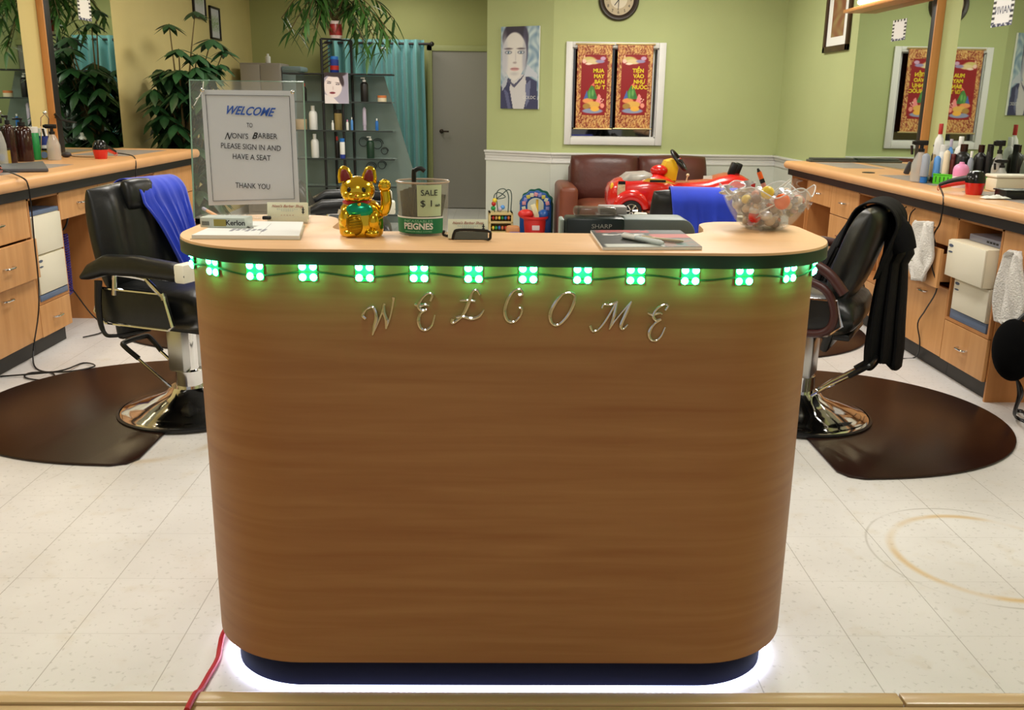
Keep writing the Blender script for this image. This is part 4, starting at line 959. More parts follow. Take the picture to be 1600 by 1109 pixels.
# purple coil air hose in the left knee space
pts = []
for i in range(420):
    u = i/419; a = u*2*pi*46
    if u < 0.5: c = Vector((-2.64, 5.62+0.02*u, 0.66-u*2*0.42))
    else: c = Vector((-2.66, 5.70+0.03*u, 0.24+(u-0.5)*2*0.36))
    pts.append(c+Vector((0.028*cos(a), 0.032*sin(a), 0.004*sin(a))))
t = thing('coiled_hose', 'dark purple coiled cord hanging in the left knee space', 'cord', (0, 0, 0))
MB().tube(pts, 0.0055, 5).build('coil', mat('purple_cord', (44, 28, 110), 0.4), t)
MB().tube([(-2.57, 5.52, 0.86), (-2.56, 5.60, 0.86), (-2.57, 5.66, 0.78), (-2.60, 5.66, 0.66), (-2.64, 5.64, 0.62)], 0.006, 6, smooth=5).tube([(-2.62, 5.70, 0.26), (-2.55, 5.75, 0.10), (-2.50, 5.80, 0.008), (-2.44, 5.62, 0.008), (-2.50, 5.50, 0.008)], 0.004, 6, smooth=5).build('lead', BLKP, t)
solo('red_comb_case', MB().box(-2.575, -2.558, 6.62, 6.95, 0.80, 0.86, 0.002), mat('dull_red_panel', (150, 60, 40), 0.5), 'thin dull red case under the left counter beside the blue cape', 'case')

# ------------------------------------------------------------------ right counter objects
bk = MB()
bp0 = onz(1457, 287, ZR); bp1 = Vector((2.80, 5.28, ZR)); bd = bp1-bp0; bmid = (bp0+bp1)/2
t = thing('basket', 'bright green plastic basket holding bottles on the right counter', 'basket', bmid, atan2(bd.y, bd.x))
GB = mat('lime_green_plastic', (90, 200, 40), 0.4)
wpx = bd.length
m_ = MB()
for (x0, x1, y0, y1) in ((-wpx/2, wpx/2, -0.004, 0.0), (-wpx/2, wpx/2, 0.10, 0.104), (-wpx/2, -wpx/2+0.004, 0, 0.10), (wpx/2-0.004, wpx/2, 0, 0.10)): m_.box(x0, x1, y0, y1, 0.0, 0.058, 0.001)
m_.box(-wpx/2, wpx/2, 0, 0.10, 0, 0.004).tube([(-wpx/2, -0.004, 0.058), (wpx/2, -0.004, 0.058), (wpx/2, 0.104, 0.058), (-wpx/2, 0.104, 0.058)], 0.004, 6, closed=True).build('body', GB, t)
m_ = MB()
for k in range(14):
    xx = -wpx/2+0.02+k*(wpx-0.04)/13; m_.box(xx-0.003, xx+0.003, -0.0055, -0.0035, 0.012, 0.045)
m_.build('slots', mat('dark_green_slot', (40, 100, 20), 0.6), t)
def ybk_at(x):
    lo = 5.9
    for _ in range(200):
        q = ony(x, 285, lo); sline = bp0.y+(q.x-bp0.x)*bd.y/bd.x
        if lo <= sline: break
        lo -= 0.01
    return lo
def RBt(kind, x, yt, wpx, b, c, label, dy=0.06, **k): return bottle(kind, x, 280, yt, wpx, ZR+0.0045, b, c, label, Y=ybk_at(x)+min(dy, 0.14), **k)
RBt('spray', 1434, 219, 24, C_CL, C_K, 'tall clear spray bottle with black trigger left of the green basket', dy=0.02)
RBt('tube', 1443, 239, 13, C_GY, C_B, 'grey tube with blue bottom just left of the green basket', dy=-0.02)
RBt('plain', 1455, 241, 8, C_TN, C_TN, 'slim tan bottle next to the blue tube on the right counter', dy=0.10)
RBt('tube', 1461, 243, 11, C_LB, C_K, 'bright blue tube with black cap standing in the green basket', dy=0.03)
RBt('plain', 1460, 193, 14, C_W, C_RD, 'tall white bottle with red cap behind the green basket', dy=0.30)
RBt('pump', 1457, 226, 12, C_K, C_K, 'black pump bottle in front of the white red-capped bottle', dy=0.17)
RBt('can', 1469, 226, 12, C_W, C_W, 'white can with rounded white top in the green basket', dy=0.12)
RBt('plain', 1479, 217, 10, C_LB, C_LV, 'light blue bottle with lilac cap at the back of the green basket', dy=0.18)
RBt('tube', 1475, 234, 11, C_CR, C_GD, 'cream tube with brown end in the green basket', dy=0.03)
RBt('can', 1485, 240, 8, C_DR, C_DR, 'dark red can in the middle of the green basket', dy=0.05)
RBt('plain', 1494, 213, 16, C_W, C_W, 'white bottle behind the two black bottles on the right counter', dy=0.20)
RBt('plain', 1500, 225, 24, C_K, C_BR, 'black bottle with brown shoulder, left of the pair in the green basket', dy=0.09)
RBt('plain', 1513, 236, 9, C_GY, C_W, 'small silver bottle between the two big black bottles', dy=0.03)
RBt('plain', 1527, 226, 20, C_K, C_BR, 'big black bottle with brown shoulder, right of the pair in the basket', dy=0.09)
RBt('can', 1541, 225, 10, C_K, C_K, 'narrow black can at the right end of the green basket', dy=0.09)
RBt('spray', 1556, 219, 18, C_CL, C_K, 'clear spray bottle with black trigger right of the green basket', dy=0.10)
RBt('spray', 1563, 249, 20, C_CL, C_K, 'short spray bottle with black trigger behind the cream box', dy=0.0)
bottle('dome', 1498, 293, 253, 23, ZR, lcol('bottle_pale_pink', (232, 214, 226)), C_PK, 'pink bottle with pale lower half in front of the green basket')
p = onz(1444, 285, ZR)
t = thing('clippers', 'chrome and grey hair clippers lying left of the green basket', 'clipper', p, 0.4)
MB().ball((0, 0, 0.024), 0.04, (1.0, 0.6, 0.6)).build('body', STEEL, t); MB().box(0.02, 0.05, -0.02, 0.02, 0.01, 0.035, 0.004).build('blade', mat('dark_steel', (90, 85, 78), 0.3, 0.8), t)
p = onz(1415, 272, ZR)
solo('hair_clip', MB().box(-0.02, 0.02, -0.01, 0.01, 0, 0.085, 0.008, M=rot(y=0.35, loc=p)), mat('dark_grey_plastic', (56, 54, 60), 0.4), 'dark grey clip leaning left of the tall clear spray bottle', 'clip')
b3 = onz(1521, 304, ZR); e3 = onz(1484, 301, ZR)
c3 = [onx(1474, 308, 2.352), onx(1472, 330, 2.352), onx(1468, 350, 2.36), onx(1459, 367, 2.37), onx(1462, 385, 2.385), onx(1456, 415, 2.34), onx(1464, 450, 2.37), onx(1446, 484, 2.39), onx(1434, 505, 2.40), onx(1437, 535, 2.41), onz(1430, 558, 0.006), onz(1400, 560, 0.006)]
dryer(b3, (e3-b3), 'red and black hair dryer on the right counter beside the pink bottle', c3, hl=0.15)
# cream box, black tray, tissue
p = onz(1552, 304, ZR); xr = 2.86
t = thing('storage_box', 'cream plastic box at the right edge of the counter behind the black tray', 'box', (onz(1553, 300, ZR).x, onz(1553, 300, ZR).y, ZR), 0)
MB().box(0.005, 0.27, 0, 0.12, 0, 0.075, 0.012).build('body', CREAMP, t); MB().box(0, 0.275, -0.005, 0.125, 0.075, 0.092, 0.008).build('lid', mat('cream_lid', (240, 234, 216), 0.4), t)
yy = onz(1570, 312, ZR).y
solo('tray', MB().box(2.545, 2.80, yy, yy+0.12, ZR, ZR+0.045, 0.01).box(2.54, 2.805, yy-0.004, yy+0.124, ZR+0.040, ZR+0.047, 0.002), BLKP, 'black plastic tray in front of the cream box on the right counter', 'tray')
def tis(u, v):
    x = -0.05+0.13*u; y = -0.03+0.06*v; return Vector((2.49+x, yy+0.02+y, ZR+0.006+0.018*abs(sin(u*9+v*4)*cos(v*7+u*3))*sin(pi*u)**0.5*sin(pi*v)**0.5))
solo('tissue', MB().grid(tis, 20, 12), PAPER, 'crumpled white tissue left of the black tray', 'tissue', solid=0.002)
p0, p1 = onz(1246, 250, ZR), onz(1312, 251, ZR)
solo('magazine_stack', MB().box(2.52, 2.90, 7.60, 7.72, ZR, ZR+0.018, 0.003).box(2.54, 2.88, 7.61, 7.715, ZR+0.0185, ZR+0.032, 0.003), mat('dark_grey_cover', (72, 78, 70), 0.5), 'dark grey flat stack at the far end of the right counter', 'stack')
# hanging cords under the right band
for k, (x, lb) in enumerate(((1399, 'black cord hanging under the right counter, leftmost of three'), (1411, 'black cord hanging under the right counter, middle of three'), (1425, 'black cord hanging under the right counter, rightmost of three'))):
    solo('power_cord', MB().tube([onx(x+5, 320+k*3, 2.40), onx(x-2, 328+k*3, 2.395), onx(x-5, 345+k*3, 2.40), onx(x-5, 375+k*2, 2.405)], 0.004, 6, smooth=5), BLKP, lb, 'cord')
TOW = mat('white_towel', (222, 218, 212), 0.95, bump=0.8, bscale=120, sheen=0.3)
def towel(px, x0, label):
    # px: list of (y, xl, xr)
    ys = px
    def f(u, v):
        k = u*(len(ys)-1); i = min(int(k), len(ys)-2); fr = k-i
        y = ys[i][0]*(1-fr)+ys[i+1][0]*fr; xl = ys[i][1]*(1-fr)+ys[i+1][1]*fr; xr = ys[i][2]*(1-fr)+ys[i+1][2]*fr
        q = onx(xl+(xr-xl)*v, y+4*v*(1-abs(u-0.5)), x0); q.x -= 0.03+0.012*sin(v*9+u*4)+0.008*sin(v*17-u*9)-0.05*max(0, 0.12-u)*8*0.1; return q
    return solo('towel', MB().grid(f, 30, 16), TOW, label, 'towel', solid=0.014)
towel([(345, 1440, 1466), (352, 1436, 1467), (370, 1432, 1466), (388, 1428, 1463), (402, 1422, 1461), (415, 1425, 1459), (437, 1430, 1451)], 2.345, 'small white towel hanging over the pulled-out right drawer')
towel([(392, 1590, 1604), (400, 1580, 1608), (430, 1573, 1606), (470, 1566, 1604), (500, 1562, 1601), (506, 1572, 1600)], 2.40, 'white towel hanging at the right edge of the photo')
# black round bag and tangled cords at the right edge
c = onx(1583, 545, 2.34)
t = thing('round_bag', 'round black fabric bag hanging under the white towel at the right edge', 'bag', c)
MB().ball((0, 0, -0.005), 0.135, (0.5, 1.0, 1.05), 28).build('body', mat('black_fabric', (6, 6, 7), 0.95, spec=0.1), t)
MB().tube([(0, 0, 0.125), (0.05, 0, 0.18), (0.09, 0.0, 0.22)], 0.012, 8).build('strap', BLKP, t)
cp = [onx(1590, 590, 2.36), onx(1593, 620, 2.36), onz(1586, 648, 0.05), onz(1592, 655, 0.006), onz(1606, 660, 0.006), onz(1600, 645, 0.006), onz(1588, 640, 0.02), onx(1598, 615, 2.38), onx(1592, 596, 2.37)]
solo('cord_tangle', MB().tube(cp, 0.005, 6, smooth=6).tube([p+Vector((0.01, 0.03, 0)) for p in cp], 0.005, 6, smooth=6), BLKP, 'tangled black cords reaching the floor at the right edge', 'cord')

# ------------------------------------------------------------------ things on the reception desk
def px2(p): return ((p-CAM).dot(FW))/FPX
RX = Matrix.Rotation(pi/2, 4, 'X')
# acrylic sign holder with the welcome notice
TL, TR, BR_, BL_ = ony(296, 125, 2.50), ony(474, 128, 2.50), ony(481, 337, 2.46), ony(303, 337, 2.46)
t = thing('sign_holder', 'clear acrylic sign holder with a printed WELCOME notice standing on the left of the desk', 'sign', (0, 0, 0))
BL_.z = BR_.z = ZT+0.001
yv = Vector((0, 0.004, 0))
m_ = MB(); m_.poly([BL_, BR_, TR, TL]); m_.poly([TL+yv, TR+yv, BR_+yv, BL_+yv])
m_.build('acrylic_sheet', GLASS, t, smooth=False)
MB().tube([BL_, TL, TR, BR_], 0.0022, 6).build('polished_edge', mat('acrylic_edge', (150, 190, 175), 0.1, alpha=0.8), t)
MB().box(BL_.x, BR_.x, 2.462, 2.56, ZT, ZT+0.004, 0.001).build('foot', GLASS, t)
def sp(x, y, d=0.0):     # a point of the notice, in front of the sheet
    f_ = (337-y)/(337-125); return ony(x, y, 2.457+0.04*f_-d)
pa = [sp(326, 321), sp(468, 317), sp(459, 142), sp(314, 140)]
m_ = MB(); m_.poly(pa); m_.poly([q+Vector((0, 0.001, 0)) for q in pa[::-1]])
pp = m_.build('paper', mat('notice_paper', (206, 212, 222), 0.6), t, smooth=False)
MB().tube([sp(333, 314, 0.0008), sp(460, 310.5, 0.0008), sp(452, 150, 0.0008), sp(321, 148, 0.0008)], 0.0007, 4, closed=True).build('border', INK, pp)
for x, y in ((316, 141), (457, 144)):
    q = sp(x, y, 0.002); MB().ball(q, 0.0055, (1, 0.5, 1), 12).build('pin', CHR, t)
q = sp(313, 150, 0.003); MB().tube([q, sp(306, 155, 0.003)], 0.0012, 5).tube([sp(317, 138, 0.003), sp(318, 127, 0.003)], 0.0012, 5).tube([sp(316, 142, 0.003), sp(303, 165, 0.003)], 0.001, 5).build('tie', PAPER, t)
k = px2(sp(390, 220)); tl = Matrix.Rotation(radians(2.2), 4, 'Y') @ RX; lean = Matrix.Rotation(-0.11, 4, 'X')
def ptext(s_, x, y, capx, m, shear=0.0, bold=0.0, wpx=None, nm='lettering'):
    q = sp(x, y, 0.0012); o = text(s_, capx*k/0.72, m, None, Matrix(), shear=shear, bold=bold, ext=0.0001, name=nm)
    if wpx:
        xs = [v.co.x for v in o.data.vertices]; sc = wpx*k/(max(xs)-min(xs)); o.data.transform(Matrix.Diagonal((sc, 1, 1, 1)))
    o.data.transform(Matrix.Translation(q) @ lean @ tl); o.parent = pp; return o
ptext('WELCOME', 388, 174, 13, BLUEI, 0.5, 0.0006, 76)
ptext('TO', 390, 196, 7, INK, wpx=9)
ptext('N', 355, 213, 11, INK, 0.5, 0.0002, 12); ptext("ONI'S", 375, 213, 8.5, INK, wpx=25)
ptext('B', 397, 212.5, 10, INK, 0.4, 0.0005, 9); ptext('ARBER', 418, 213, 8.5, INK, wpx=30)
ptext('PLEASE SIGN IN AND', 392, 230, 8.5, INK, wpx=93)
ptext('HAVE A SEAT', 393, 246, 8.5, INK, wpx=59)
ptext('THANK YOU', 395, 291, 8.5, INK, wpx=54)
# writing pad
t = thing('paper_pad', 'white paper pad lying at the left end of the desk top', 'pad', (0, 0, 0))
MB().prism([(-0.685, 2.095), (-0.445, 2.10), (-0.485, 2.345), (-0.685, 2.35)], ZT, ZT+0.010, 0.001).build('pages', PAPER, t)
MB().prism([(-0.688, 2.092), (-0.442, 2.097), (-0.482, 2.348), (-0.688, 2.353)], ZT-0.0001, ZT+0.0016).build('cardboard_back', mat('buff_card', (200, 190, 160), 0.7), t)
m_ = MB()
for i in range(7): m_.box(-0.62+0.012*i, -0.612+0.012*i, 2.16+0.01*(i % 3), 2.20, ZT+0.0101, ZT+0.0104, M=None)
m_.tube([(-0.54, 2.12, ZT+0.0103), (-0.555, 2.30, ZT+0.0103)], 0.0004, 4).build('pen_marks', mat('pale_grey_ink', (150, 150, 158), 0.6), t)
p = onz(348, 356, ZT+0.010)
t = thing('cigarette_pack', 'small white and green box lying on the paper pad', 'box', p, radians(-5))
W = 72*px2(p)
MB().box(-W/2, W/2, 0, 0.055, 0, 0.024, 0.002).build('body', mat('pack_white', (196, 206, 200), 0.35), t)
MB().box(-W*0.19, W*0.08, -0.0006, 0, 0.004, 0.020).build('gold_patch', mat('gold_green_patch', (150, 140, 70), 0.4), t)
m_ = MB()
for i in range(6): m_.box(-W*0.45+i*0.003, -W*0.45+0.0015+i*0.003, -0.0006, 0, 0.005, 0.015)
m_.build('barcode', INK, t)
text('Kerlon', 0.017, INK, t, Matrix.Translation((W*0.29, -0.0004, 0.012)) @ RX, bold=0.0003)
p = onz(417, 343, ZT+0.011)
solo('binder_clip', MB().box(-0.011, 0.011, -0.006, 0.006, 0, 0.009, 0.003, M=rot(z=0.1, loc=p)), BLKP, 'small black clip at the top of the paper pad', 'clip')
a, b = onz(318, 326, ZT+0.006), onz(345, 341, ZT+0.0165)
t = thing('pen', 'pale pen with an orange end lying behind the small white box', 'pen', (0, 0, 0))
MB().tube([a+(b-a)*0.25, b], 0.0045, 8).build('barrel', mat('peach_plastic', (226, 160, 110), 0.4), t); MB().tube([a, a+(b-a)*0.25], [0.0055, 0.005], 8).build('end', mat('grey_lilac', (130, 130, 160), 0.4), t)
solo('key_ring', MB().tube([onz(386, 352, ZT+0.012)+Vector((0.010*cos(q), 0.010*sin(q), 0.003)) for q in [2*pi*i/12 for i in range(12)]], 0.0014, 6, closed=True).box(-0.004, 0.004, -0.02, 0.006, 0, 0.003, M=rot(z=0.5, loc=onz(390, 355, ZT+0.0105))), STEEL, 'small steel keys on the paper pad beside the white box', 'keys')
CARD = mat('card_stock', (222, 224, 198), 0.6)
RDI = mat('dull_red_ink', (176, 110, 96), 0.6); LBI = mat('light_blue_ink', (110, 160, 190), 0.6)
def cards(xa, xb, ytop, ybase, label, holder, yaw=0.0, tilt=0.35):
    p = onz((xa+xb)/2, ybase, ZT); k_ = px2(p); W = (xb-xa)*k_; Ht = ony(xa, ytop, p.y+0.02).z-ZT
    t = thing('card_holder', label, 'card holder', p, yaw)
    T_ = Matrix.Translation((0, 0.0, 0.004)) @ Matrix.Rotation(-tilt, 4, 'X')
    hh = Ht/cos(tilt)-0.006
    MB().box(-W/2, W/2, 0, 0.012, 0, hh, 0.0005, M=T_).build('cards', CARD, t)
    def tx(s_, x, z, sz, m, shear=0.0): text(s_, sz, m, t, T_ @ Matrix.Translation((x, -0.0005, z)) @ RX, shear=shear)
    tx("Noni's Barber Shop", 0, hh*0.80, W*0.098, RDI, 0.4)
    tx('- - - - - - - - - -', 0, hh*0.66, W*0.09, LBI); tx('- - - - - -', 0, hh*0.58, W*0.09, LBI)
    tx('- - - - -', 0, hh*0.36, W*0.12, RDI)
    MB().box(W*0.38, W*0.41, -0.0008, 0, hh*0.42, hh*0.75, M=T_).box(W*0.36, W*0.43, -0.0008, 0, hh*0.48, hh*0.52, M=T_).box(W*0.36, W*0.43, -0.0008, 0, hh*0.60, hh*0.64, M=T_).build('barber_pole_print', INK, t)
    if holder == 'wire':
        MB().tube([(-W*0.38, -0.022, 0.004), (-W*0.34, -0.022, hh*0.42), (-W*0.22, -0.020, hh*0.56), (W*0.48, -0.020, hh*0.52), (W*0.56, -0.018, hh*0.3), (W*0.52, -0.015, 0.004), (W*0.3, 0.03, 0.004), (-W*0.55, 0.04, 0.004), (-W*0.60, 0.035, hh*0.35)], 0.0032, 8, smooth=4).build('wire_frame', BLKP, t)
        MB().box(-W*0.34, W*0.5, -0.020, -0.018, 0.004, hh*0.48).build('mesh_front', mat('grey_mesh', (90, 100, 98), 0.5, alpha=0.8), t)
    else:
        MB().box(-W*0.53, W*0.53, -0.012, -0.009, 0.0, hh*0.42, 0.001).box(-W*0.53, W*0.53, 0.035, 0.038, 0, hh*0.8, 0.001, M=None).box(-W*0.53, W*0.53, -0.012, 0.04, 0, 0.003).build('clear_tray', GLASS, t)
cards(418, 480, 314, 349, 'cards in a clear holder in front of the acrylic welcome sign', 'clear', 0.03, 0.25)
cards(700, 762, 341, 375, 'cards in a black wire holder right of the comb bucket', 'wire', 0.04, 0.45)
# lucky cat
GOLD = mat('gold_plating', (236, 196, 58), 0.13, 1.0); GOLD2 = mat('dark_gold', (150, 120, 30), 0.3, 1.0)
p = onz(565, 368, ZT); k_ = px2(p)
t = thing('lucky_cat', 'shiny gold beckoning cat figurine with a teal bib on the desk', 'figurine', p, 0.05)
MB().lathe([(0, 0), (0.046, 0), (0.050, 0.006), (0.052, 0.02), (0.052, 0.045), (0.046, 0.068), (0.034, 0.082), (0.0, 0.09)], 32, M=Matrix.Diagonal((1, 0.72, 1, 1))).ball((-0.022, -0.032, 0.010), 0.017, (1, 0.9, 0.62)).ball((0.026, -0.032, 0.010), 0.017, (1, 0.9, 0.62)).ball((0.030, -0.024, 0.036), 0.020, (0.8, 0.7, 1.2)).ball((-0.032, -0.024, 0.045), 0.018, (0.8, 0.7, 1.3)).build('body', GOLD, t)
hd = MB().ball((-0.006, -0.002, 0.105), 0.040, (1.0, 0.78, 0.82), 28).ball((-0.006, -0.030, 0.093), 0.016, (1.3, 0.6, 0.7), 16)
hd.ball((-0.024, -0.022, 0.094), 0.013, (1.1, 0.8, 0.9)).ball((0.012, -0.022, 0.094), 0.013, (1.1, 0.8, 0.9))
hd = hd.build('head', GOLD, t)
for sg in (-1, 1):
    cx = -0.006+sg*0.026
    MB().lathe([(0.018, 0), (0.017, 0.015), (0.012, 0.030), (0.005, 0.036), (0, 0.037)], 20, M=rot(y=sg*0.15, loc=(cx, 0, 0.124)) @ Matrix.Diagonal((1, 0.55, 1, 1))).build('ear', GOLD, hd)
    MB().lathe([(0.012, 0), (0.011, 0.012), (0.006, 0.024), (0, 0.027)], 16, M=rot(y=sg*0.15, loc=(cx, -0.006, 0.127)) @ Matrix.Diagonal((1, 0.5, 1, 1))).build('ear_lining', mat('dark_red_lining', (120, 22, 20), 0.5), hd)
    MB().ball((-0.006+sg*0.015, -0.0285, 0.108), 0.0066, (1, 0.45, 1), 14).build('eye', mat('eye_dark', (30, 26, 16), 0.1), hd)
    MB().tube([(-0.006+sg*0.011, -0.034, 0.093), (-0.006+sg*0.026, -0.028, 0.096)], 0.0006, 4).tube([(-0.006+sg*0.011, -0.034, 0.090), (-0.006+sg*0.027, -0.027, 0.089)], 0.0006, 4).build('whiskers', GOLD2, hd)
MB().tube([(-0.012, -0.0395, 0.089), (-0.006, -0.0405, 0.087), (0.0, -0.0395, 0.089)], 0.0016, 6).ball((-0.006, -0.041, 0.096), 0.0028).build('mouth', mat('gold_lip', (190, 110, 30), 0.3, 0.6), hd)
MB().lathe([(0.030, 0.072), (0.036, 0.073), (0.038, 0.078), (0.035, 0.083), (0.03, 0.083)], 28, M=Matrix.Translation((-0.004, 0, 0)) @ Matrix.Diagonal((1, 0.80, 1, 1)), cap=False).build('collar', mat('red_collar', (170, 26, 30), 0.4), t)
MB().ball((-0.001, -0.028, 0.062), 0.026, (1.2, 0.42, 0.72), 20).build('bib', mat('teal_bib', (10, 160, 120), 0.2, 0.5), t)
MB().ball((0.0, -0.034, 0.076), 0.0045).build('bell', GOLD, t)
MB().ball((-0.004, -0.040, 0.032), 0.022, (0.85, 0.35, 1.1), 20, M=rot(y=-0.25)).build('coin', GOLD2, t)
m_ = MB()
for i in range(6): m_.tube([(-0.022, -0.0475, 0.020+0.006*i), (0.004, -0.0475, 0.024+0.006*i)], 0.0010, 4)
m_.build('coin_marks', GOLD, t)
ar = MB().tube([(0.044, -0.004, 0.060), (0.054, -0.006, 0.056), (0.060, -0.008, 0.078), (0.058, -0.010, 0.105)], [0.010, 0.011, 0.013, 0.012], 14, smooth=4).build('raised_arm', GOLD, t)
m_ = MB().ball((0.057, -0.010, 0.116), 0.0145, (1, 0.7, 1.1), 18)
for i in range(3): m_.ball((0.049+0.008*i, -0.016, 0.121), 0.0048, (0.9, 0.8, 1.6), 10)
m_.build('paw', GOLD, ar)
MB().box(-0.066, -0.050, -0.012, -0.010, 0.035, 0.045, M=rot(y=0.3)).build('price_tag', PAPER, t)
# comb bucket
p = onz(661.5, 364, ZT); R = 40.5*px2(p); H = ony(661, 283, p.y-0.0).z-ZT
t = thing('comb_bucket', 'clear plastic tub of combs with a SALE $1 note, beside the gold cat', 'tub', p)
CLR = mat('tub_plastic', (200, 200, 180), 0.08, alpha=0.14, spec=0.7)
MB().lathe([(R*0.90, 0.002), (R*0.93, 0.0), (R, H), (R*0.975, H), (R*0.905, 0.003)], 40, cap=False).lathe([(0, 0.001), (R*0.92, 0.001), (R*0.92, 0.003), (0, 0.003)], 32).build('tub_wall', CLR, t)
MB().tube([(R*cos(2*pi*i/40), R*sin(2*pi*i/40), H) for i in range(40)], 0.0022, 8, closed=True).build('rim', mat('tub_rim', (190, 170, 150), 0.15, alpha=0.85), t)
def band(R_, a0, a1, z0, z1, n=24):
    def f(u, v): a = a0+(a1-a0)*u; rr = R_*(0.93+0.07*((z0+(z1-z0)*v)/H)); return Vector((rr*cos(a), rr*sin(a), z0+(z1-z0)*v))
    return MB().grid(f, n, 2)
band(R*1.015, radians(180), radians(325), 0.006, H*0.34).build('green_label', mat('green_label', (26, 120, 76), 0.5), t)
band(R*1.018, radians(180), radians(325), H*0.335, H*0.365).build('label_edge', PAPER, t)
def wraptext(s_, size, m, ac, z, wd=None, bold=0.0, nm='lettering', rr=1.04):
    o = text(s_, size, m, None, Matrix(), bold=bold, name=nm); o.parent = t
    xs = [v.co.x for v in o.data.vertices]; sc = wd/(max(xs)-min(xs)) if wd else 1
    for v in o.data.vertices:
        x, y, z_ = v.co.x*sc, v.co.y, v.co.z
        R2 = R*(0.93+0.07*((z+y)/H))*rr+z_; a = ac+x/R; v.co = Vector((R2*cos(a), R2*sin(a), z+y))
    return o
wraptext('PEIGNES', 0.020, PAPER, radians(262), H*0.185, R*1.18, 0.0006)
wraptext('INCASSABLES', 0.0085, mat('pale_green_ink', (150, 210, 170), 0.6), radians(262), H*0.285, R*1.15)
wraptext('UNBREAKABLE COMBS', 0.005, mat('pale_green_ink', (150, 210, 170), 0.6), radians(262), H*0.09, R*1.1)
band(R*1.03, radians(262), radians(317), H*0.38, H*0.97).build('price_note', mat('pale_green_note', (190, 208, 170), 0.7), t)
wraptext('SALE', 0.019, INK, radians(288), H*0.82, R*0.62, rr=1.05); wraptext('$ 1', 0.021, INK, radians(283), H*0.62, R*0.42, rr=1.05); wraptext('each', 0.010, INK, radians(307), H*0.59, R*0.20, rr=1.05)
m_ = MB(); random.seed(3)
for i in range(60):
    a = random.uniform(0, 2*pi); rr = random.uniform(0.1, 0.72)*R; hh = H*random.uniform(0.66, 0.86)
    m_.box(-0.010, 0.010, -0.0015, 0.0015, 0, hh, 0.001, M=rot(x=random.uniform(-0.12, 0.12), y=random.uniform(-0.15, 0.15), z=random.uniform(0, 3), loc=(rr*cos(a), rr*sin(a), 0.005)))
co = m_.build('combs', mat('comb_black', (10, 10, 11), 0.8, spec=0.2), t); co['kind'] = 'stuff'
MB().tube([(-0.018, -0.01, 0.02), (-0.020, -0.01, H+0.012), (-0.016, -0.01, H+0.026), (-0.004, -0.01, H+0.030), (0.006, -0.01, H+0.024)], [0.0055]*5, 8, smooth=4).build('tall_comb', BLKP, t)
# magazine with markers
mz = ZT+0.0005
t = thing('magazine', 'dark glossy magazine lying on the middle right of the desk top', 'magazine', (0, 0, 0))
MG = [(0.228, 1.992), (0.448, 2.012), (0.450, 2.278), (0.228, 2.262)]
MB().prism(MG, mz, mz+0.007, 0.001).build('pages', PAPER, t)
def magart(u, v):
    n = h2(int(u*18), int(v*26), 3)
    if v > 0.84: return (170, 40, 36) if 0.04 < u < 0.62 and n > 0.25 else (60, 66, 66)
    if 0.66 < v < 0.76 and 0.1 < u < 0.55: return (200, 200, 196) if n > 0.4 else (60, 60, 62)
    if u > 0.6 and 0.5 < v < 0.75: return (176, 70, 60)
    if v < 0.16 and 0.04 < u < 0.62: return (186, 190, 182)
    if u > 0.62 and v < 0.45: return (120, 90, 74) if n > 0.4 else (70, 100, 90)
    return (22+22*n, 28+20*n, 28+16*n)
o = art('cover', 1, 1, 36, 52, magart, t, Matrix())
for v in o.data.vertices:
    u, w_ = v.co.x+0.5, v.co.z+0.5
    a = Vector(MG[0]).lerp(Vector(MG[1]), u); b = Vector(MG[3]).lerp(Vector(MG[2]), u); q = a.lerp(b, w_); v.co = Vector((q.x, q.y, mz+0.0074))
cm_ = attr_mat().copy(); cm_.name = 'magazine_cover'; cm_.node_tree.nodes['Principled BSDF'].inputs['Specular IOR Level'].default_value = 0.15; o.data.materials[0] = cm_
def marker(x0, y0, x1, y1, zz, label, c1, c2, r_=0.0058):
    a, b = onz(x0, y0, zz), onz(x1, y1, zz); t = thing('marker_pen', label, 'pen', a); d = b-a
    MB().tube([d*0.32, d*0.92, d], [r_, r_, r_*0.5], 12).build('barrel', c1, t); MB().tube([Vector((0, 0, 0)), d*0.33], [r_*1.08, r_*1.08], 12).tube([d*0.02+Vector((0, 0, r_*1.1)), d*0.26+Vector((0, 0, r_*1.1))], 0.0014, 6).build('cap', c2, t)
marker(974, 368, 1037, 380, mz+0.0075+0.0062, 'white marker pen lying across the magazine', mat('grey_marker', (196, 206, 206), 0.35), C_W)
marker(1002, 371, 1068, 377, mz+0.0075+0.004, 'thin cream pen lying on the magazine behind the white marker', mat('cream_pen', (196, 188, 160), 0.4), C_CR, 0.0036)
# candy bowl
p = onz(1193, 357, ZT); kb = px2(p)
t = thing('candy_bowl', 'clear petal-rimmed glass bowl of wrapped candy on the right of the desk', 'bowl', p)
BH = ony(1193, 290, p.y).z-ZT
BG = mat('bowl_glass', (225, 228, 228), 0.04, alpha=0.15, spec=0.9)
def bw(inner):
    def f(u, v):
        a = 2*pi*u; pet = 0.5+0.5*cos(6*a+0.4); rr = 0.046+(0.116-0.046)*(v**0.62)*(1+0.06*pet*v)
        z = 0.003+(BH*(0.78+0.22*pet**0.8))*v**1.15
        return Vector(((rr-inner)*cos(a), (rr-inner)*sin(a), z+inner*0.3))
    return f
MB().grid(bw(0.0), 96, 14).grid(bw(0.0028), 96, 14).lathe([(0, 0), (0.046, 0), (0.047, 0.004), (0, 0.004)], 32).build('glass', BG, t)
rimp = [bw(0.0014)(i/96, 1.0) for i in range(96)]
MB().tube(rimp, 0.0017, 6, closed=True).build('rim', mat('bowl_rim', (235, 238, 240), 0.05, alpha=0.6, spec=0.9), t)
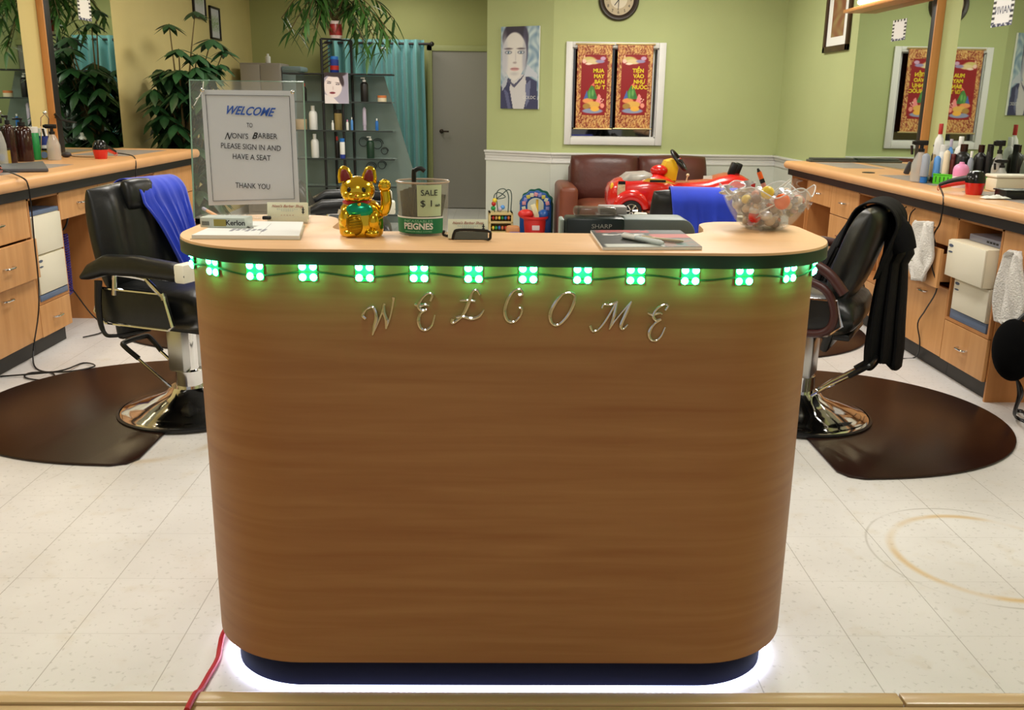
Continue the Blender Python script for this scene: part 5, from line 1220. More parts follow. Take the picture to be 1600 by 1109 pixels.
random.seed(11)
cc = {'red': mat('candy_red', (220, 36, 24), 0.3), 'orange': mat('candy_orange', (236, 100, 30), 0.3), 'brown': mat('candy_brown', (96, 60, 48), 0.35), 'yellow': mat('candy_yellow', (226, 196, 70), 0.35), 'green': mat('candy_green', (90, 130, 80), 0.35), 'cream': mat('candy_cream', (216, 190, 160), 0.4), 'pink': mat('candy_pink', (210, 140, 124), 0.4)}
WRAP = mat('cellophane', (230, 230, 228), 0.12, alpha=0.12, spec=0.6); FOIL = mat('silver_foil', (226, 226, 230), 0.35, 0.6)
protos = {}
def candy(col, wrap):
    m_ = MB().ball((0, 0, 0), 0.0115, (1.15, 0.9, 0.85), 12).build('candy', cc[col], None)
    w_ = MB().ball((0, 0, 0), 0.0140, (1.2, 0.95, 0.9), 10)
    for sg in (-1, 1):
        def f(u, v, sg=sg): a = 2*pi*u; r_ = 0.002+0.009*v; return Vector((sg*(0.015+0.014*v), r_*cos(a)*(0.8+0.4*sin(5*a)), r_*sin(a)*0.8))
        w_.grid(f, 14, 3)
    w_.build('wrapper', wrap, m_); return m_
first = True
spots = []
for lv in range(7):
    z = 0.016+lv*0.0125; rmax = 0.046+(0.116-0.046)*((z/(BH*0.85))**0.55)-0.024
    n = [5, 7, 8, 9, 10, 10, 7][lv]
    for i in range(n):
        a = 2*pi*(i+0.37*lv)/n+random.uniform(-0.2, 0.2); rr = rmax*(0.95 if i % 3 else 0.5)
        if lv == 6: rr *= 0.7
        spots.append((rr*cos(a), rr*sin(a), min(z+random.uniform(-0.003, 0.003), BH*0.92)))
keys = ['cream', 'brown', 'cream', 'pink', 'brown', 'green', 'cream', 'yellow', 'brown', 'red', 'cream', 'orange']
for i, (x, y, z) in enumerate(spots):
    key = (keys[i % len(keys)], 'foil' if i % 4 == 1 else 'clear')
    if key not in protos: protos[key] = candy(key[0], FOIL if key[1] == 'foil' else WRAP); o = protos[key]; fresh = True
    else: o = copy_tree(protos[key])
    o.location = p+Vector((x, y, z)); o.rotation_euler = (random.uniform(0, 6), random.uniform(-0.6, 0.6), random.uniform(0, 6)); sc_ = random.uniform(0.9, 1.15); o.scale = (sc_,)*3
    tag(o, '%s candy in a twisted %s wrapper inside the glass bowl' % (key[0], 'silver' if key[1] == 'foil' else 'clear'), 'candy', '%s candies in %s wrappers' % key)
def big_candy(px, y, rp, col, label):
    q = ony(px, y, p.y-0.085 if y > 320 else p.y-0.075); t2 = thing('lollipop', label, 'lollipop', q)
    # keep it inside the bowl
    v_ = Vector((q.x-p.x, q.y-p.y, 0)); zz = q.z-ZT; lim = 0.046+0.07*(max(0.0, zz/(BH*0.9))**0.6)-rp*kb*0.9
    if v_.length > lim: q = Vector((p.x, p.y, q.z))+v_.normalized()*lim; t2.location = q
    MB().ball((0, 0, 0), rp*kb, (1, 0.7, 1), 18).build('candy_head', cc[col], t2)
    return t2, q
t2, q = big_candy(1172, 340, 10, 'red', 'round red lollipop pressed against the front of the glass bowl'); MB().tube([(0.006, 0, 0.012), (0.03, 0.01, 0.045)], 0.0016, 6).build('stick', PAPER, t2)
t2, q = big_candy(1222, 315, 12, 'orange', 'bright orange lollipop near the right rim of the glass bowl'); MB().tube([(-0.012, 0, -0.004), (-0.055, 0.0, -0.028)], 0.0016, 6).build('stick', PAPER, t2)
t2, q = big_candy(1199, 301, 10, 'yellow', 'yellow lollipop at the top middle of the glass bowl'); MB().tube([(0.02, 0, 0.006), (0.055, 0.0, 0.034)], 0.0016, 6).build('stick', PAPER, t2)
def foilf(u, v):
    return Vector((0.055*(u-0.5)*(1+0.5*sin(v*7)), 0.01*sin(u*11+v*5), 0.05*v*(1-0.4*abs(u-0.5))))
def foilp(px, y, label, s_=1.0, m=None):
    q = ony(px, y, p.y-0.02); bm_ = MB().grid(foilf, 16, 12); o = solo('candy_wrapper', bm_, m or FOIL, label, 'wrapper', loc=q, rz=random.uniform(-0.5, 0.5)); o.scale = (s_,)*3
foilp(1136, 304, 'pointed silver foil wrapper at the left rim of the glass bowl', 0.5)
foilp(1168, 300, 'crumpled silver foil wrapper in the middle of the candy bowl', 0.6)
foilp(1240, 300, 'clear crinkled wrapper at the back right of the candy bowl', 0.7, WRAP)
a, b = ony(1184, 263, p.y+0.01), ony(1197, 300, p.y)
t = thing('pencil', 'orange and black pencil standing up out of the candy bowl', 'pencil', (0, 0, 0))
MB().tube([a+(b-a)*0.15, a+(b-a)*0.45], 0.0062, 8).build('orange_section', cc['orange'], t); MB().tube([a, a+(b-a)*0.16], [0.0025, 0.005], 8).tube([a+(b-a)*0.45, a+(b-a)*0.62], 0.0066, 8).build('black_section', BLKP, t); MB().tube([a+(b-a)*0.62, b+(b-a)*0.6], 0.0062, 8).build('pale_section', cc['pink'], t)
MBs = MB().tube([ony(1236, 282, p.y), ony(1216, 302, p.y-0.01), ony(1205, 312, p.y)], 0.0018, 6)
solo('lollipop_stick', MBs, PAPER, 'bare white stick poking out of the right of the candy bowl', 'stick')

# cash register behind the desk
t = thing('cash_register', 'dark and grey cash register seen from behind over the desk top', 'cash register', (0, 0, 0))
g0, g1 = ony(884, 350, 2.46), ony(976, 350, 2.46); zt_ = ony(930, 341, 2.46).z
MB().box(g0.x, g1.x, 2.46, 2.54, 0.7705, zt_, 0.006).build('back_panel', mat('dark_teal_plastic', (16, 34, 34), 0.3), t)
text('SHARP', 0.016, mat('silver_letters', (170, 180, 178), 0.4), t, Matrix.Translation((ony(940, 359, 2.459).x, 2.4595, ony(940, 354, 2.459).z)) @ Matrix.Diagonal((1.15, 1, 1, 1)) @ RX)
h1 = ony(1094, 350, 2.52); zg = ony(1030, 343, 2.50).z
pl = [(g1.x+0.001, 0.771), (g1.x+0.001, zg)] + [(h1.x-0.05+0.035*sin(a), zg-0.045+0.045*cos(a)) for a in [radians(10*i) for i in range(9)]] + [(h1.x+0.012, 0.771)]
MB().prism(pl, -2.50, -2.62, 0.004, M=Matrix(((1, 0, 0, 0), (0, 0, -1, 0), (0, 1, 0, 0), (0, 0, 0, 1)))).build('display_hood', mat('grey_green_plastic', (104, 118, 114), 0.45), t)
MB().box(g0.x-0.014, g0.x-0.002, 2.48, 2.55, 0.7705, zt_-0.006, 0.004, M=None).build('side_cover', mat('pale_grey_green', (150, 168, 162), 0.4), t)
MB().box(ony(896, 320, 2.52).x, ony(962, 320, 2.52).x, 2.485, 2.535, zt_, ony(930, 322, 2.52).z, 0.008).build('printer_cover', mat('smoked_cover', (120, 116, 104), 0.1, alpha=0.45), t)
MB().box(ony(936, 320, 2.57).x, ony(978, 320, 2.57).x, 2.545, 2.60, zt_, ony(930, 321, 2.57).z, 0.003).build('paper_roll', mat('paper_grey', (170, 165, 165), 0.5), t)

# ------------------------------------------------------------------ far left: curtain, lockers, glass shelf unit
def zo(y, Y, x=530): return ony(x, y, Y).z
CY = 12.45
cx0, cx1 = ony(545, 100, CY).x, ony(664, 100, CY).x
t = thing('curtain_rod', 'dark curtain rod with rings holding the teal curtain on the far wall', 'curtain rod', (0, 0, 0))
zr = zo(68, CY, 620)
MB().tube([(cx0-0.3, CY, zr), (cx1+0.07, CY, zr)], 0.016, 10).ball((cx1+0.09, CY, zr), 0.03).build('rod', mat('dark_rod', (40, 34, 34), 0.4), t)
MB().tube([(cx1+0.02, CY, zr), (cx1+0.02, YF, zr)], 0.012, 8).tube([(cx0-0.2, CY, zr), (cx0-0.2, YF, zr)], 0.012, 8).build('bracket', mat('dark_rod', (40, 34, 34), 0.4), t)
def cf(u, v): return Vector((cx0-0.25+(cx1-cx0+0.25)*u+0.01*sin(v*5), CY+0.055*sin(u*2*pi*9.5)+0.01*sin(u*31+v*3), 0.03+(zr+0.05-0.03)*v))
solo('curtain', MB().grid(cf, 190, 12), mat('teal_curtain', (104, 164, 166), 0.65, sheen=0.3), 'long pleated teal curtain hanging on the far wall beside the grey door', 'curtain', solid=0.004)
LK = mat('grey_locker', (156, 148, 140), 0.5)
l0, l1 = ony(375, 110, 11.7), ony(438, 110, 11.7); zl = ony(400, 98, 11.7).z
t = thing('storage_cabinet', 'tall lavender grey cabinet behind the welcome sign on the left', 'cabinet', ((l0.x+l1.x)/2, 11.95, 0)); hw = (l1.x-l0.x)/2
MB().box(-hw, hw, -0.25, 0.25, 0, zl, 0.006).build('body', LK, t)
MB().box(-hw+0.01, -0.003, -0.262, -0.25, 0.05, zl-0.02, 0.003).build('door', LK, t); MB().box(0.003, hw-0.01, -0.262, -0.25, 0.05, zl-0.02, 0.003).build('door', LK, t)
bottle('plain', 419, 99, 84, 8, zl, C_W, C_W, 'small white cone-shaped bottle on top of the tall grey cabinet', Y=11.85)
l2, l3 = ony(439, 110, 11.9), ony(470, 110, 11.9); zl2 = ony(450, 104, 11.9).z
solo('appliance', MB().box(l2.x+0.04, l3.x, 11.75, 12.15, 0, zl2, 0.02).box(l2.x+0.04, l3.x+0.04, 11.73, 12.15, zl2-0.06, zl2, 0.02), mat('pale_blue_metal', (130, 150, 156), 0.4), 'pale blue grey appliance between the tall cabinet and the glass shelves', 'appliance')
SY = 10.2
t = thing('shelf_unit', 'tall black metal shelf unit with glass shelves of hair products', 'shelf unit', (0, 0, 0))
BM = mat('black_metal', (24, 24, 26), 0.45)
ux = [ony(x, 200, SY).x for x in (510, 521, 540, 550)]; ztop = zo(62, SY)
m = []
for i, x in enumerate(ux):
    y_ = SY-0.12 if i % 2 == 0 else SY+0.12
    MB().tube([(x, y_, 0), (x, y_, ztop if i in (0, 3) else zo(114, SY))], 0.014, 8).build('post', BM, t)
MB().tube([(ux[0], SY-0.12, ztop), (ux[3], SY+0.12, ztop)], 0.010, 6).build('top_bar', BM, t)
m_ = MB()
for k in range(7): 
    z = zo(114, SY)+0.02+k*(ztop-zo(114, SY)-0.04)/7; m_.tube([(ux[0], SY-0.12, z), (ux[0]+0.09, SY-0.12, z+0.06)], 0.006, 6)
m_.build('ladder_rungs', BM, t)
sx0, sx1 = ony(460, 160, SY).x, ony(614, 160, SY).x
SHZ = {}
for k, y in enumerate((116, 160, 205, 249, 292, 336)):
    z = zo(y, SY-0.14); SHZ[k] = z+0.010
    a0 = ony(441 if k == 0 else 461, y, SY-0.14).x; a1 = ony(612 if k < 2 else 614+ (k-2)*3, y, SY-0.14).x
    MB().box(a0, a1, SY-0.14, SY+0.14, z-0.004, z+0.010, 0.002).build('shelf', BM if k == 0 else GLASSG, t, smooth=False)
    if k: MB().box(a0, a1, SY-0.144, SY-0.14, z-0.005, z+0.011).build('shelf_edge', mat('dark_shelf_edge', (48, 56, 54), 0.3), t, smooth=False)
Mp = Matrix(((1, 0, 0, 0), (0, 0, 1, SY+0.155), (0, 1, 0, 0), (0, 0, 0, 1)))
tz, bz = zo(118, SY+0.15), 0.1
MB().prism([(ony(462, 200, SY+0.15).x, bz), (ony(650, 340, SY+0.15).x+0.15, bz), (ony(600, 118, SY+0.15).x, tz), (ony(462, 118, SY+0.15).x, tz)], 0, 0.006, M=Mp).build('frosted_back', mat('frosted_panel', (120, 136, 130), 0.35, alpha=0.72), t, smooth=False)
for (cx, cy, rr) in ((568, 222, 8), (590, 225, 9), (580, 262, 9), (597, 258, 7), (575, 285, 10), (592, 292, 8), (601, 236, 6)):
    c = ony(cx, cy, SY+0.13); r_ = rr*px2(c)
    MB().tube([c+Vector((r_*(1-0.02*i)*cos(i*0.5), 0, r_*(1-0.02*i)*sin(i*0.5))) for i in range(18)], 0.004, 5).build('wire_scroll', BM, t)
def SB(kind, x, k, yt, wpx, b, c, label, dy=0.0, **kw): return bottle(kind, x, 200, yt, wpx, SHZ[k]+0.0005, b, c, label, Y=SY-0.05+dy, **kw)
SB('plain', 478, 1, 130, 7, C_K, C_RD, 'dark bottle with red on the upper shelf beside the welcome sign')
SB('pump', 571, 1, 121, 12, C_K, C_W, 'black pump bottle on the upper glass shelf beside the face photo')
SB('jar', 598, 1, 149, 14, C_CR, C_OR, 'cream jar with orange brown lid at the right of the upper glass shelf')
SB('plain', 490, 2, 165, 13, C_W, C_W, 'white bottle on the second glass shelf just right of the sign')
SB('jar', 471, 2, 186, 17, C_TN, C_TN, 'tan rounded heap in the corner of the second shelf seen through the sign edge', name='basket_bundle', cat='bundle')
SB('can', 529, 2, 171, 12, C_GD, C_K, 'gold bottle with black top between the shelf posts')
SB('plain', 520, 2, 188, 4, C_W, C_W, 'slim white tube left of the gold bottle', dy=-0.07)
SB('plain', 543, 2, 187, 4, C_W, C_PK, 'slim white tube right of the gold bottle', dy=-0.07)
SB('plain', 550, 2, 183, 4, C_LB, C_W, 'tiny light blue spray bottle just right of the shelf posts', dy=0.04)
SB('tube', 570, 2, 167, 6, C_LV, C_LV, 'tall slim lilac tube on the second glass shelf')
SB('plain', 589, 2, 185, 5, C_B, C_W, 'small blue bottle with white cap on the second glass shelf')
SB('plain', 491, 3, 209, 12, C_W, C_W, 'white bottle on the third glass shelf below the other white one')
SB('plain', 526, 3, 213, 7, C_K, C_RD, 'black and red bottle between the posts on the third shelf')
SB('can', 534, 3, 216, 8, C_W, C_B, 'white bottle with blue base next to the black and red bottle', dy=-0.08, lab=(0.0, 0.2, C_NV))
SB('pump', 578, 3, 213, 12, C_DG, C_W, 'dark green pump bottle on the third glass shelf')
SB('can', 526, 0, 88, 14, C_NV, C_B, 'blue bottle standing on the black top shelf above the face photo', lab=(0.2, 0.45, C_RD))
# face card on the shelf front
A_, C_ = ony(506, 113, SY-0.16), ony(545, 162, SY-0.16)
face_poster((A_+C_)/2, C_.x-A_.x, A_.z-C_.z, Matrix(), 'small photo card of a dark-haired woman on the front of the glass shelves', 1)
# vase with bamboo plant on top of the tower
def leafmesh(m_, base, d, up, L, W, droop=0.25, n=4, fold=0.15):
    d = d.normalized(); s_ = d.cross(up).normalized() if d.cross(up).length > 1e-4 else Vector((1, 0, 0)); rows = []
    for i in range(n+1):
        q = i/n; c = base+d*L*q+Vector((0, 0, -1))*droop*L*q*q; w_ = W/2*sin(pi*(0.06+0.94*q)**0.8)*(1 if q < 1 else 0.02)
        nrm = s_.cross(d).normalized()
        rows.append([m_.bm.verts.new(c-s_*w_-nrm*w_*fold), m_.bm.verts.new(c), m_.bm.verts.new(c+s_*w_-nrm*w_*fold)])
    for a, b in zip(rows, rows[1:]):
        for k in (0, 1): m_.bm.faces.new((a[k], a[k+1], b[k+1], b[k]))
vb = Vector(((ux[0]+ux[3])/2, SY, ztop))
t = thing('potted_bamboo', 'leafy bamboo plant drooping from a red and white vase on the shelf tower', 'plant', vb+Vector((0, 0, 0.011)))
Rv = 0.07
MB().lathe([(0, 0), (Rv*0.8, 0), (Rv*0.95, 0.03), (Rv, 0.09), (Rv*0.85, 0.15), (Rv*0.9, 0.17), (Rv*0.8, 0.17), (Rv*0.75, 0.15), (0, 0.15)], 24).build('vase', mat('white_glaze', (220, 200, 196), 0.3), t)
MB().lathe([(Rv*0.96, 0.03), (Rv*1.02, 0.085), (Rv*0.9, 0.14)], 24, cap=False).build('vase_pattern', mat('red_glaze', (150, 40, 40), 0.3, noise=0.5, nscale=18), t)
ends = [(440, 28), (452, 50), (463, 12), (478, 34), (492, 62), (500, 20), (556, 50), (572, 28), (588, 66), (604, 44), (616, 30), (600, 82), (540, 6), (520, -6), (486, -8), (560, 70), (470, 58), (610, 62), (575, 88)]
st = MB(); lf = MB(); random.seed(5); B0 = t.location+Vector((0, 0, 0.15))
for i, (x, y) in enumerate(ends):
    e = ony(x, y, SY+random.uniform(-0.35, 0.30)); mid = (B0+e)/2+Vector((0, 0, 0.22+0.1*random.random()))
    P, _ = catmull([B0-t.location, mid-t.location, e-t.location], [1, 1, 1], 6)
    st.tube(P, 0.005, 5)
    for j in range(4, len(P)):
        for q in range(2):
            ang = random.uniform(0, 2*pi); dd = Vector((cos(ang), sin(ang)*0.7, random.uniform(-1.3, 0.1)))
            leafmesh(lf, P[j], dd, Vector((0, 0, 1)), random.uniform(0.13, 0.22), random.uniform(0.030, 0.044), 0.5)
st.build('stems', STEM, t); lf.build('leaves', GREENB, t)
# schefflera by the left wall
t = thing('umbrella_plant', 'big leafy umbrella plant in the corner beyond the left counter', 'plant', (-2.80, 8.55, 0))
MB().lathe([(0, 0), (0.15, 0), (0.19, 0.30), (0.20, 0.32), (0.18, 0.32), (0.17, 0.28), (0, 0.28)], 28).build('pot', POTM, t)
st = MB(); lf = MB(); random.seed(9)
def cluster(c, L, n=8, down=0.5):
    c = c-t.location; a0 = random.uniform(0, 6)
    for k in range(n):
        a = a0+2*pi*k/n; d = Vector((cos(a), sin(a), -down*random.uniform(0.3, 1.1)))
        if (c+t.location).x+d.x*L < -3.17: d.x = abs(d.x)*0.3
        leafmesh(lf, c+d*L*0.12, d, Vector((0, 0, 1)), L*random.uniform(0.8, 1.05), L*0.40, 0.22, 5)
root = Vector((0, 0, 0.28))
named = [(305, 17, 0.15, 8.9), (264, 37, 0.14, 8.5), (279, 76, 0.18, 8.3), (330, 60, 0.20, 8.7), (308, 84, 0.18, 8.4), (322, 102, 0.17, 8.5), (280, 108, 0.20, 8.3), (350, 78, 0.16, 8.8), (256, 110, 0.17, 8.35), (345, 100, 0.15, 8.6)]
for x, y, L, Y in named:
    c = ony(x, y, Y); c.x = max(c.x, -3.08); cluster(c, L, 8, 0.6)
    e = c-t.location; st.tube([root, root*0.5+Vector((e.x*0.3, e.y*0.3, e.z*0.55)), e], [0.016, 0.010, 0.004], 6, smooth=4)
for i in range(150):
    y = random.uniform(98, 245) if i < 105 else random.uniform(240, 345); cx_ = 290 if y < 220 else 300; w_ = 52 if y < 200 else 40
    c = ony(cx_+random.uniform(-w_, w_), y, random.uniform(8.25, 8.95)); c.x = max(c.x, -3.06); c.y = max(c.y, 8.2)
    cluster(c, random.uniform(0.15, 0.21), 7, 0.9)
    if i % 6 == 0: e = c-t.location; st.tube([root, Vector((e.x*0.4, e.y*0.4, e.z*0.6)), e], [0.014, 0.009, 0.004], 6, smooth=4)
st.build('stems', STEM, t); lf.build('leaves', GREENL, t)

# ------------------------------------------------------------------ back right: sofa, coffee table, toy car, toys
LE = mat('brown_leather', (84, 42, 34), 0.38, noise=0.35, nscale=3, bump=0.3, bscale=14); LE2 = mat('brown_leather_light', (118, 62, 42), 0.42, noise=0.2, nscale=4, bump=0.2, bscale=14)
t = thing('sofa', 'brown leather sofa against the back wall under the window', 'sofa', (1.44, 9.47, 0))
MB().box(-0.83, 0.83, -0.42, 0.40, 0.08, 0.30, 0.03).build('base', LE2, t)
for sg in (-1, 1):
    MB().box(sg*0.84, sg*0.66, -0.46, 0.42, 0.05, 0.63, 0.05, 4).build('armrest', LE2, t)
    MB().cushion(0.66, 0.80, 0.22, 0.2, M=rot(x=-pi/2, loc=(sg*0.33, -0.06, 0.37)), n=16, edge=6).build('seat_cushion', LE2, t)
    MB().cushion(0.72, 0.50, 0.30, 0.2, M=rot(x=-0.16, loc=(sg*0.345, 0.20, 0.655)), n=24, edge=4).build('back_cushion', LE, t)
MB().box(-0.70, 0.70, 0.34, 0.44, 0.2, 0.80, 0.04).build('back_frame', LE, t)
for sx in (-0.75, 0.75):
    for sy in (-0.38, 0.34): MB().box(sx-0.03, sx+0.03, sy-0.03, sy+0.03, 0, 0.08).build('foot', BLKP, t)
TZ = 0.472
t = thing('coffee_table', 'low dark coffee table carrying the red toy car', 'table', (1.50, 8.0, 0))
MB().box(-0.62, 0.72, -0.32, 0.32, TZ-0.03, TZ, 0.004).build('tabletop', mat('dark_wood', (60, 38, 28), 0.4, noise=0.3, nscale=5), t)
for sx in (-0.57, 0.67):
    for sy in (-0.27, 0.27): MB().box(sx-0.025, sx+0.025, sy-0.025, sy+0.025, 0, TZ-0.03).build('leg', mat('dark_wood', (60, 38, 28), 0.4, noise=0.3, nscale=5), t)
# ride-on car
t = thing('toy_car', 'red open ride-on toy racing car standing on the coffee table', 'toy car', (0, 0, 0))
CYY = 8.0
def X8(px, Y=CYY): return ony(px, 290, Y).x
def Z8(y, Y=CYY): return ony(1050, y, Y).z
def hull(rows, name, m, parent, n=24, pw=0.55):
    rings = []
    for px, yt, yb, hw in rows:
        zt2, zb2 = Z8(yt), Z8(yb); zc = (zt2+zb2)/2; hz = (zt2-zb2)/2; ring = []
        for k_ in range(n):
            a = 2*pi*k_/n; ring.append(Vector((X8(px), CYY+hw*math.copysign(abs(cos(a))**pw, cos(a)), zc+hz*math.copysign(abs(sin(a))**0.7, sin(a)))))
        rings.append(ring)
    return MB().loft(rings).build(name, m, parent)
bd_ = hull([(947, 306, 314, .06), (948, 295, 320, .14), (952, 287, 324, .19), (962, 280, 327, .23), (975, 276, 328, .24), (1000, 272, 328, .25), (1022, 270, 328, .25), (1038, 274, 328, .23), (1050, 282, 328, .21), (1075, 282, 328, .21), (1100, 280, 327, .21), (1118, 273, 325, .22), (1135, 269, 322, .24), (1152, 270, 318, .24), (1163, 276, 310, .22), (1169, 284, 300, .16)], 'body', RED, t)
hull([(968, 279, 290, .17), (980, 270, 288, .20), (995, 269, 288, .21), (1008, 268, 285, .20), (1016, 271, 284, .16)], 'windscreen_panel', mat('silver_grey_decal', (170, 166, 160), 0.3, noise=0.3, nscale=14), t)
wr = 0.088; wz = TZ+wr
wy = CYY-0.28
for (px, yy_) in ((987, wy), (1118, wy), (987, CYY+0.28), (1118, CYY+0.28)):
    c = Vector((X8(px, yy_), yy_, wz)); s_ = -1 if yy_ < CYY else 1
    wh = MB().lathe([(0.052, -0.04), (wr*0.93, -0.04), (wr, -0.028), (wr, 0.028), (wr*0.93, 0.04), (0.052, 0.04)], 32, c=(0, 0, 0), M=rot(x=pi/2, loc=c)).build('wheel', TYRE, t)
    h_ = MB().lathe([(0.050, 0), (0.056, 0.004), (0.056, 0.010), (0.050, 0.012)], 32, M=rot(x=-s_*pi/2, loc=c+Vector((0, s_*0.034, 0))), cap=False).lathe([(0, 0.006), (0.014, 0.006), (0.012, 0.014), (0, 0.014)], 16, M=rot(x=-s_*pi/2, loc=c+Vector((0, s_*0.034, 0))))
    for k_ in range(6):
        a = 2*pi*k_/6; h_.tube([c+Vector((0.010*cos(a), s_*0.042, 0.010*sin(a))), c+Vector((0.052*cos(a), s_*0.040, 0.052*sin(a)))], [0.007, 0.011], 8)
    h_.build('hubcap', CHR, wh)
    # fender
    arc_ = [c+Vector((0.118*cos(a), -s_*0.005, 0.118*sin(a))) for a in [radians(5+17*i) for i in range(11)]]
    if px == 987: MB().tube(arc_, [0.030, 0.040, 0.046, 0.05, 0.052, 0.052, 0.05, 0.048, 0.044, 0.04, 0.03], 12, smooth=2).build('fender', RED, t)
MB().ball((X8(953), CYY-0.15, Z8(290)), 0.028, (0.5, 0.6, 1.2)).build('headlight', mat('yellow_lens', (236, 190, 40), 0.3), t)
# dash hump, yellow seat piece, steering wheel
MB().ball((X8(1027), CYY-0.05, Z8(266)), 0.068, (1.1, 0.9, 0.72), 20).build('nose_dome', RED, t)
MB().prism([(X8(1036), Z8(282)), (X8(1054), Z8(282)), (X8(1057), Z8(262)), (X8(1050), Z8(248)), (X8(1038), Z8(251)), (X8(1032), Z8(264))], -0.09, 0.09, 0.01, M=Matrix(((1, 0, 0, 0), (0, 0, 1, CYY+0.03), (0, 1, 0, 0), (0, 0, 0, 1)))).build('dashboard', mat('yellow_plastic', (236, 190, 30), 0.35), t)
sc_ = Vector((X8(1057), CYY-0.03, Z8(250)))
ax = Vector((0.75, -0.25, 0.62)).normalized(); u_ = ax.cross(Vector((0, 1, 0))).normalized(); v_ = ax.cross(u_)
sw = MB().tube([sc_+(u_*cos(a)+v_*sin(a))*0.098 for a in [2*pi*i/28 for i in range(28)]], 0.013, 10, closed=True)
for a in (0.3, 2.4, 4.5): sw.tube([sc_-ax*0.01, sc_+(u_*cos(a)+v_*sin(a))*0.095], [0.016, 0.011], 8)
sw = sw.ball(sc_, 0.026, (1, 1, 0.7)).build('steering_wheel', BLKP, t)
MB().tube([sc_, sc_-ax*0.14], [0.020, 0.030], 10).build('steering_column', BLKP, sw)
MB().ball(sc_+ax*0.012, 0.013).build('horn_button', RED, sw)
for (px, y0, y1) in ((1140, 272, 251), (1152, 272, 253)):
    MB().box(-0.028, 0.028, -0.03, 0.03, 0, Z8(y1)-Z8(y0), 0.012, M=rot(y=0.32, loc=(X8(px)-0.02, CYY-0.08+0.10*(px > 1145), Z8(y0)))).build('seat_grip', BLKP, t)
def decal(x0, x1, y0, y1, Y, m, nm, par=t): return MB().box(X8(x0, Y), X8(x1, Y), Y-0.002, Y, Z8(y1, Y), Z8(y0, Y)).build(nm, m, par)
decal(965, 977, 287, 308, CYY-0.244, mat('cream_decal', (206, 186, 150), 0.4, noise=0.3, nscale=60), 'number_sticker')
decal(966, 977, 284, 289, CYY-0.246, BLKP, 'black_sticker')
YD = mat('yellow_decal', (220, 170, 60), 0.4)
m_ = MB().prism([(X8(1003, 7.74), Z8(284, 7.74)), (X8(1012, 7.74), Z8(279, 7.74)), (X8(1036, 7.74), Z8(280, 7.74)), (X8(1058, 7.74), Z8(288, 7.74)), (X8(1036, 7.74), Z8(286, 7.74))], 0, 0.002, M=Matrix(((1, 0, 0, 0), (0, 0, 1, CYY-0.252), (0, 1, 0, 0), (0, 0, 0, 1)))).build('flame_decal', YD, t)
decal(1015, 1040, 281.5, 285, CYY-0.2535, BLKP, 'stripe_decal')
decal(1098, 1112, 274, 279, CYY-0.222, mat('white_decal', (226, 220, 214), 0.4), 'side_sticker')
MB().box(X8(1156), X8(1168), CYY-0.245, CYY-0.225, Z8(290), Z8(279), 0.004).build('tail_light', mat('chrome_red_lens', (190, 60, 60), 0.2, 0.3), t)
MB().ball((X8(1070), CYY-0.10, Z8(272)), 0.014).tube([(X8(1070), CYY-0.10, Z8(272)), (X8(1068), CYY-0.10, Z8(282))], 0.006, 6).build('gear_knob', mat('cream_knob', (220, 200, 160), 0.4), t)
# clear case on the table by the nose
a0, a1 = ony(932, 322, 7.80).x, ony(957, 322, 7.80).x
solo('clear_case', MB().box(a0, a1, 7.74, 7.90, TZ+0.0005, TZ+0.05, 0.006), mat('clear_case', (200, 196, 196), 0.1, alpha=0.5, spec=0.8), 'small clear plastic case on the table by the front wheel of the toy car', 'case')
# wooden bead toy
TW = mat('toy_wood', (196, 176, 120), 0.5, noise=0.1, nscale=12)
TY = 9.55
k0, k1 = ony(763, 340, TY).x, ony(801, 340, TY).x; ztoy = ony(780, 333, TY).z
t = thing('bead_toy', 'wooden bead cube toy with a wire maze on top, left of the blue arch toy', 'toy', ((k0+k1)/2, TY+0.12, 0), 0.05)
hw = (k1-k0)/2
fr = MB()
for z in (0.0, ztoy*0.33, ztoy*0.66, ztoy-0.02): fr.box(-hw, hw, -0.12, 0.12, z, z+0.02, 0.002)
fr.box(-hw, -hw+0.02, -0.12, 0.12, 0, ztoy, 0.002).box(hw-0.02, hw, -0.12, 0.12, 0, ztoy, 0.002).box(-hw+0.02, hw-0.02, 0.10, 0.11, 0.02, ztoy-0.02)
fr.build('box_frame', TW, t)
bc = [C_RD, lcol('bead_tan', (190, 150, 90)), lcol('bead_yellow', (226, 200, 60)), C_G, C_B, lcol('bead_orange', (210, 110, 60))]
for r_ in range(3):
    z = ztoy*(0.84-0.33*r_)
    MB().tube([(-hw+0.02, -0.09, z), (hw-0.02, -0.09, z)], 0.003, 6).build('bead_rod', STEEL, t)
    for b in range(6): MB().lathe([(0.004, -0.014), (0.020, -0.008), (0.020, 0.008), (0.004, 0.014)], 16, M=rot(y=pi/2, loc=(-hw+0.045+b*(2*hw-0.09)/5, -0.09, z))).build('bead', bc[(b+2*r_) % 6], t)
MB().tube([(-hw*0.5, -0.02, ztoy), (-hw*0.55, -0.02, ztoy+0.16), (-0.02, -0.03, ztoy+0.20), (0.05, 0.02, ztoy+0.15), (-0.04, 0.03, ztoy+0.13), (0.0, -0.04, ztoy+0.17), (hw*0.6, -0.03, ztoy+0.23), (hw*0.9, 0.0, ztoy+0.18), (hw*0.85, 0.0, ztoy)], 0.005, 6, smooth=6).tube([(hw*0.6, -0.05, ztoy), (hw*0.62, -0.05, ztoy+0.17), (0.03, -0.05, ztoy+0.24), (-hw*0.3, 0.04, ztoy+0.19), (-hw*0.2, 0.05, ztoy)], 0.005, 6, smooth=6).build('wire_maze', mat('dark_green_wire', (60, 80, 76), 0.4), t)
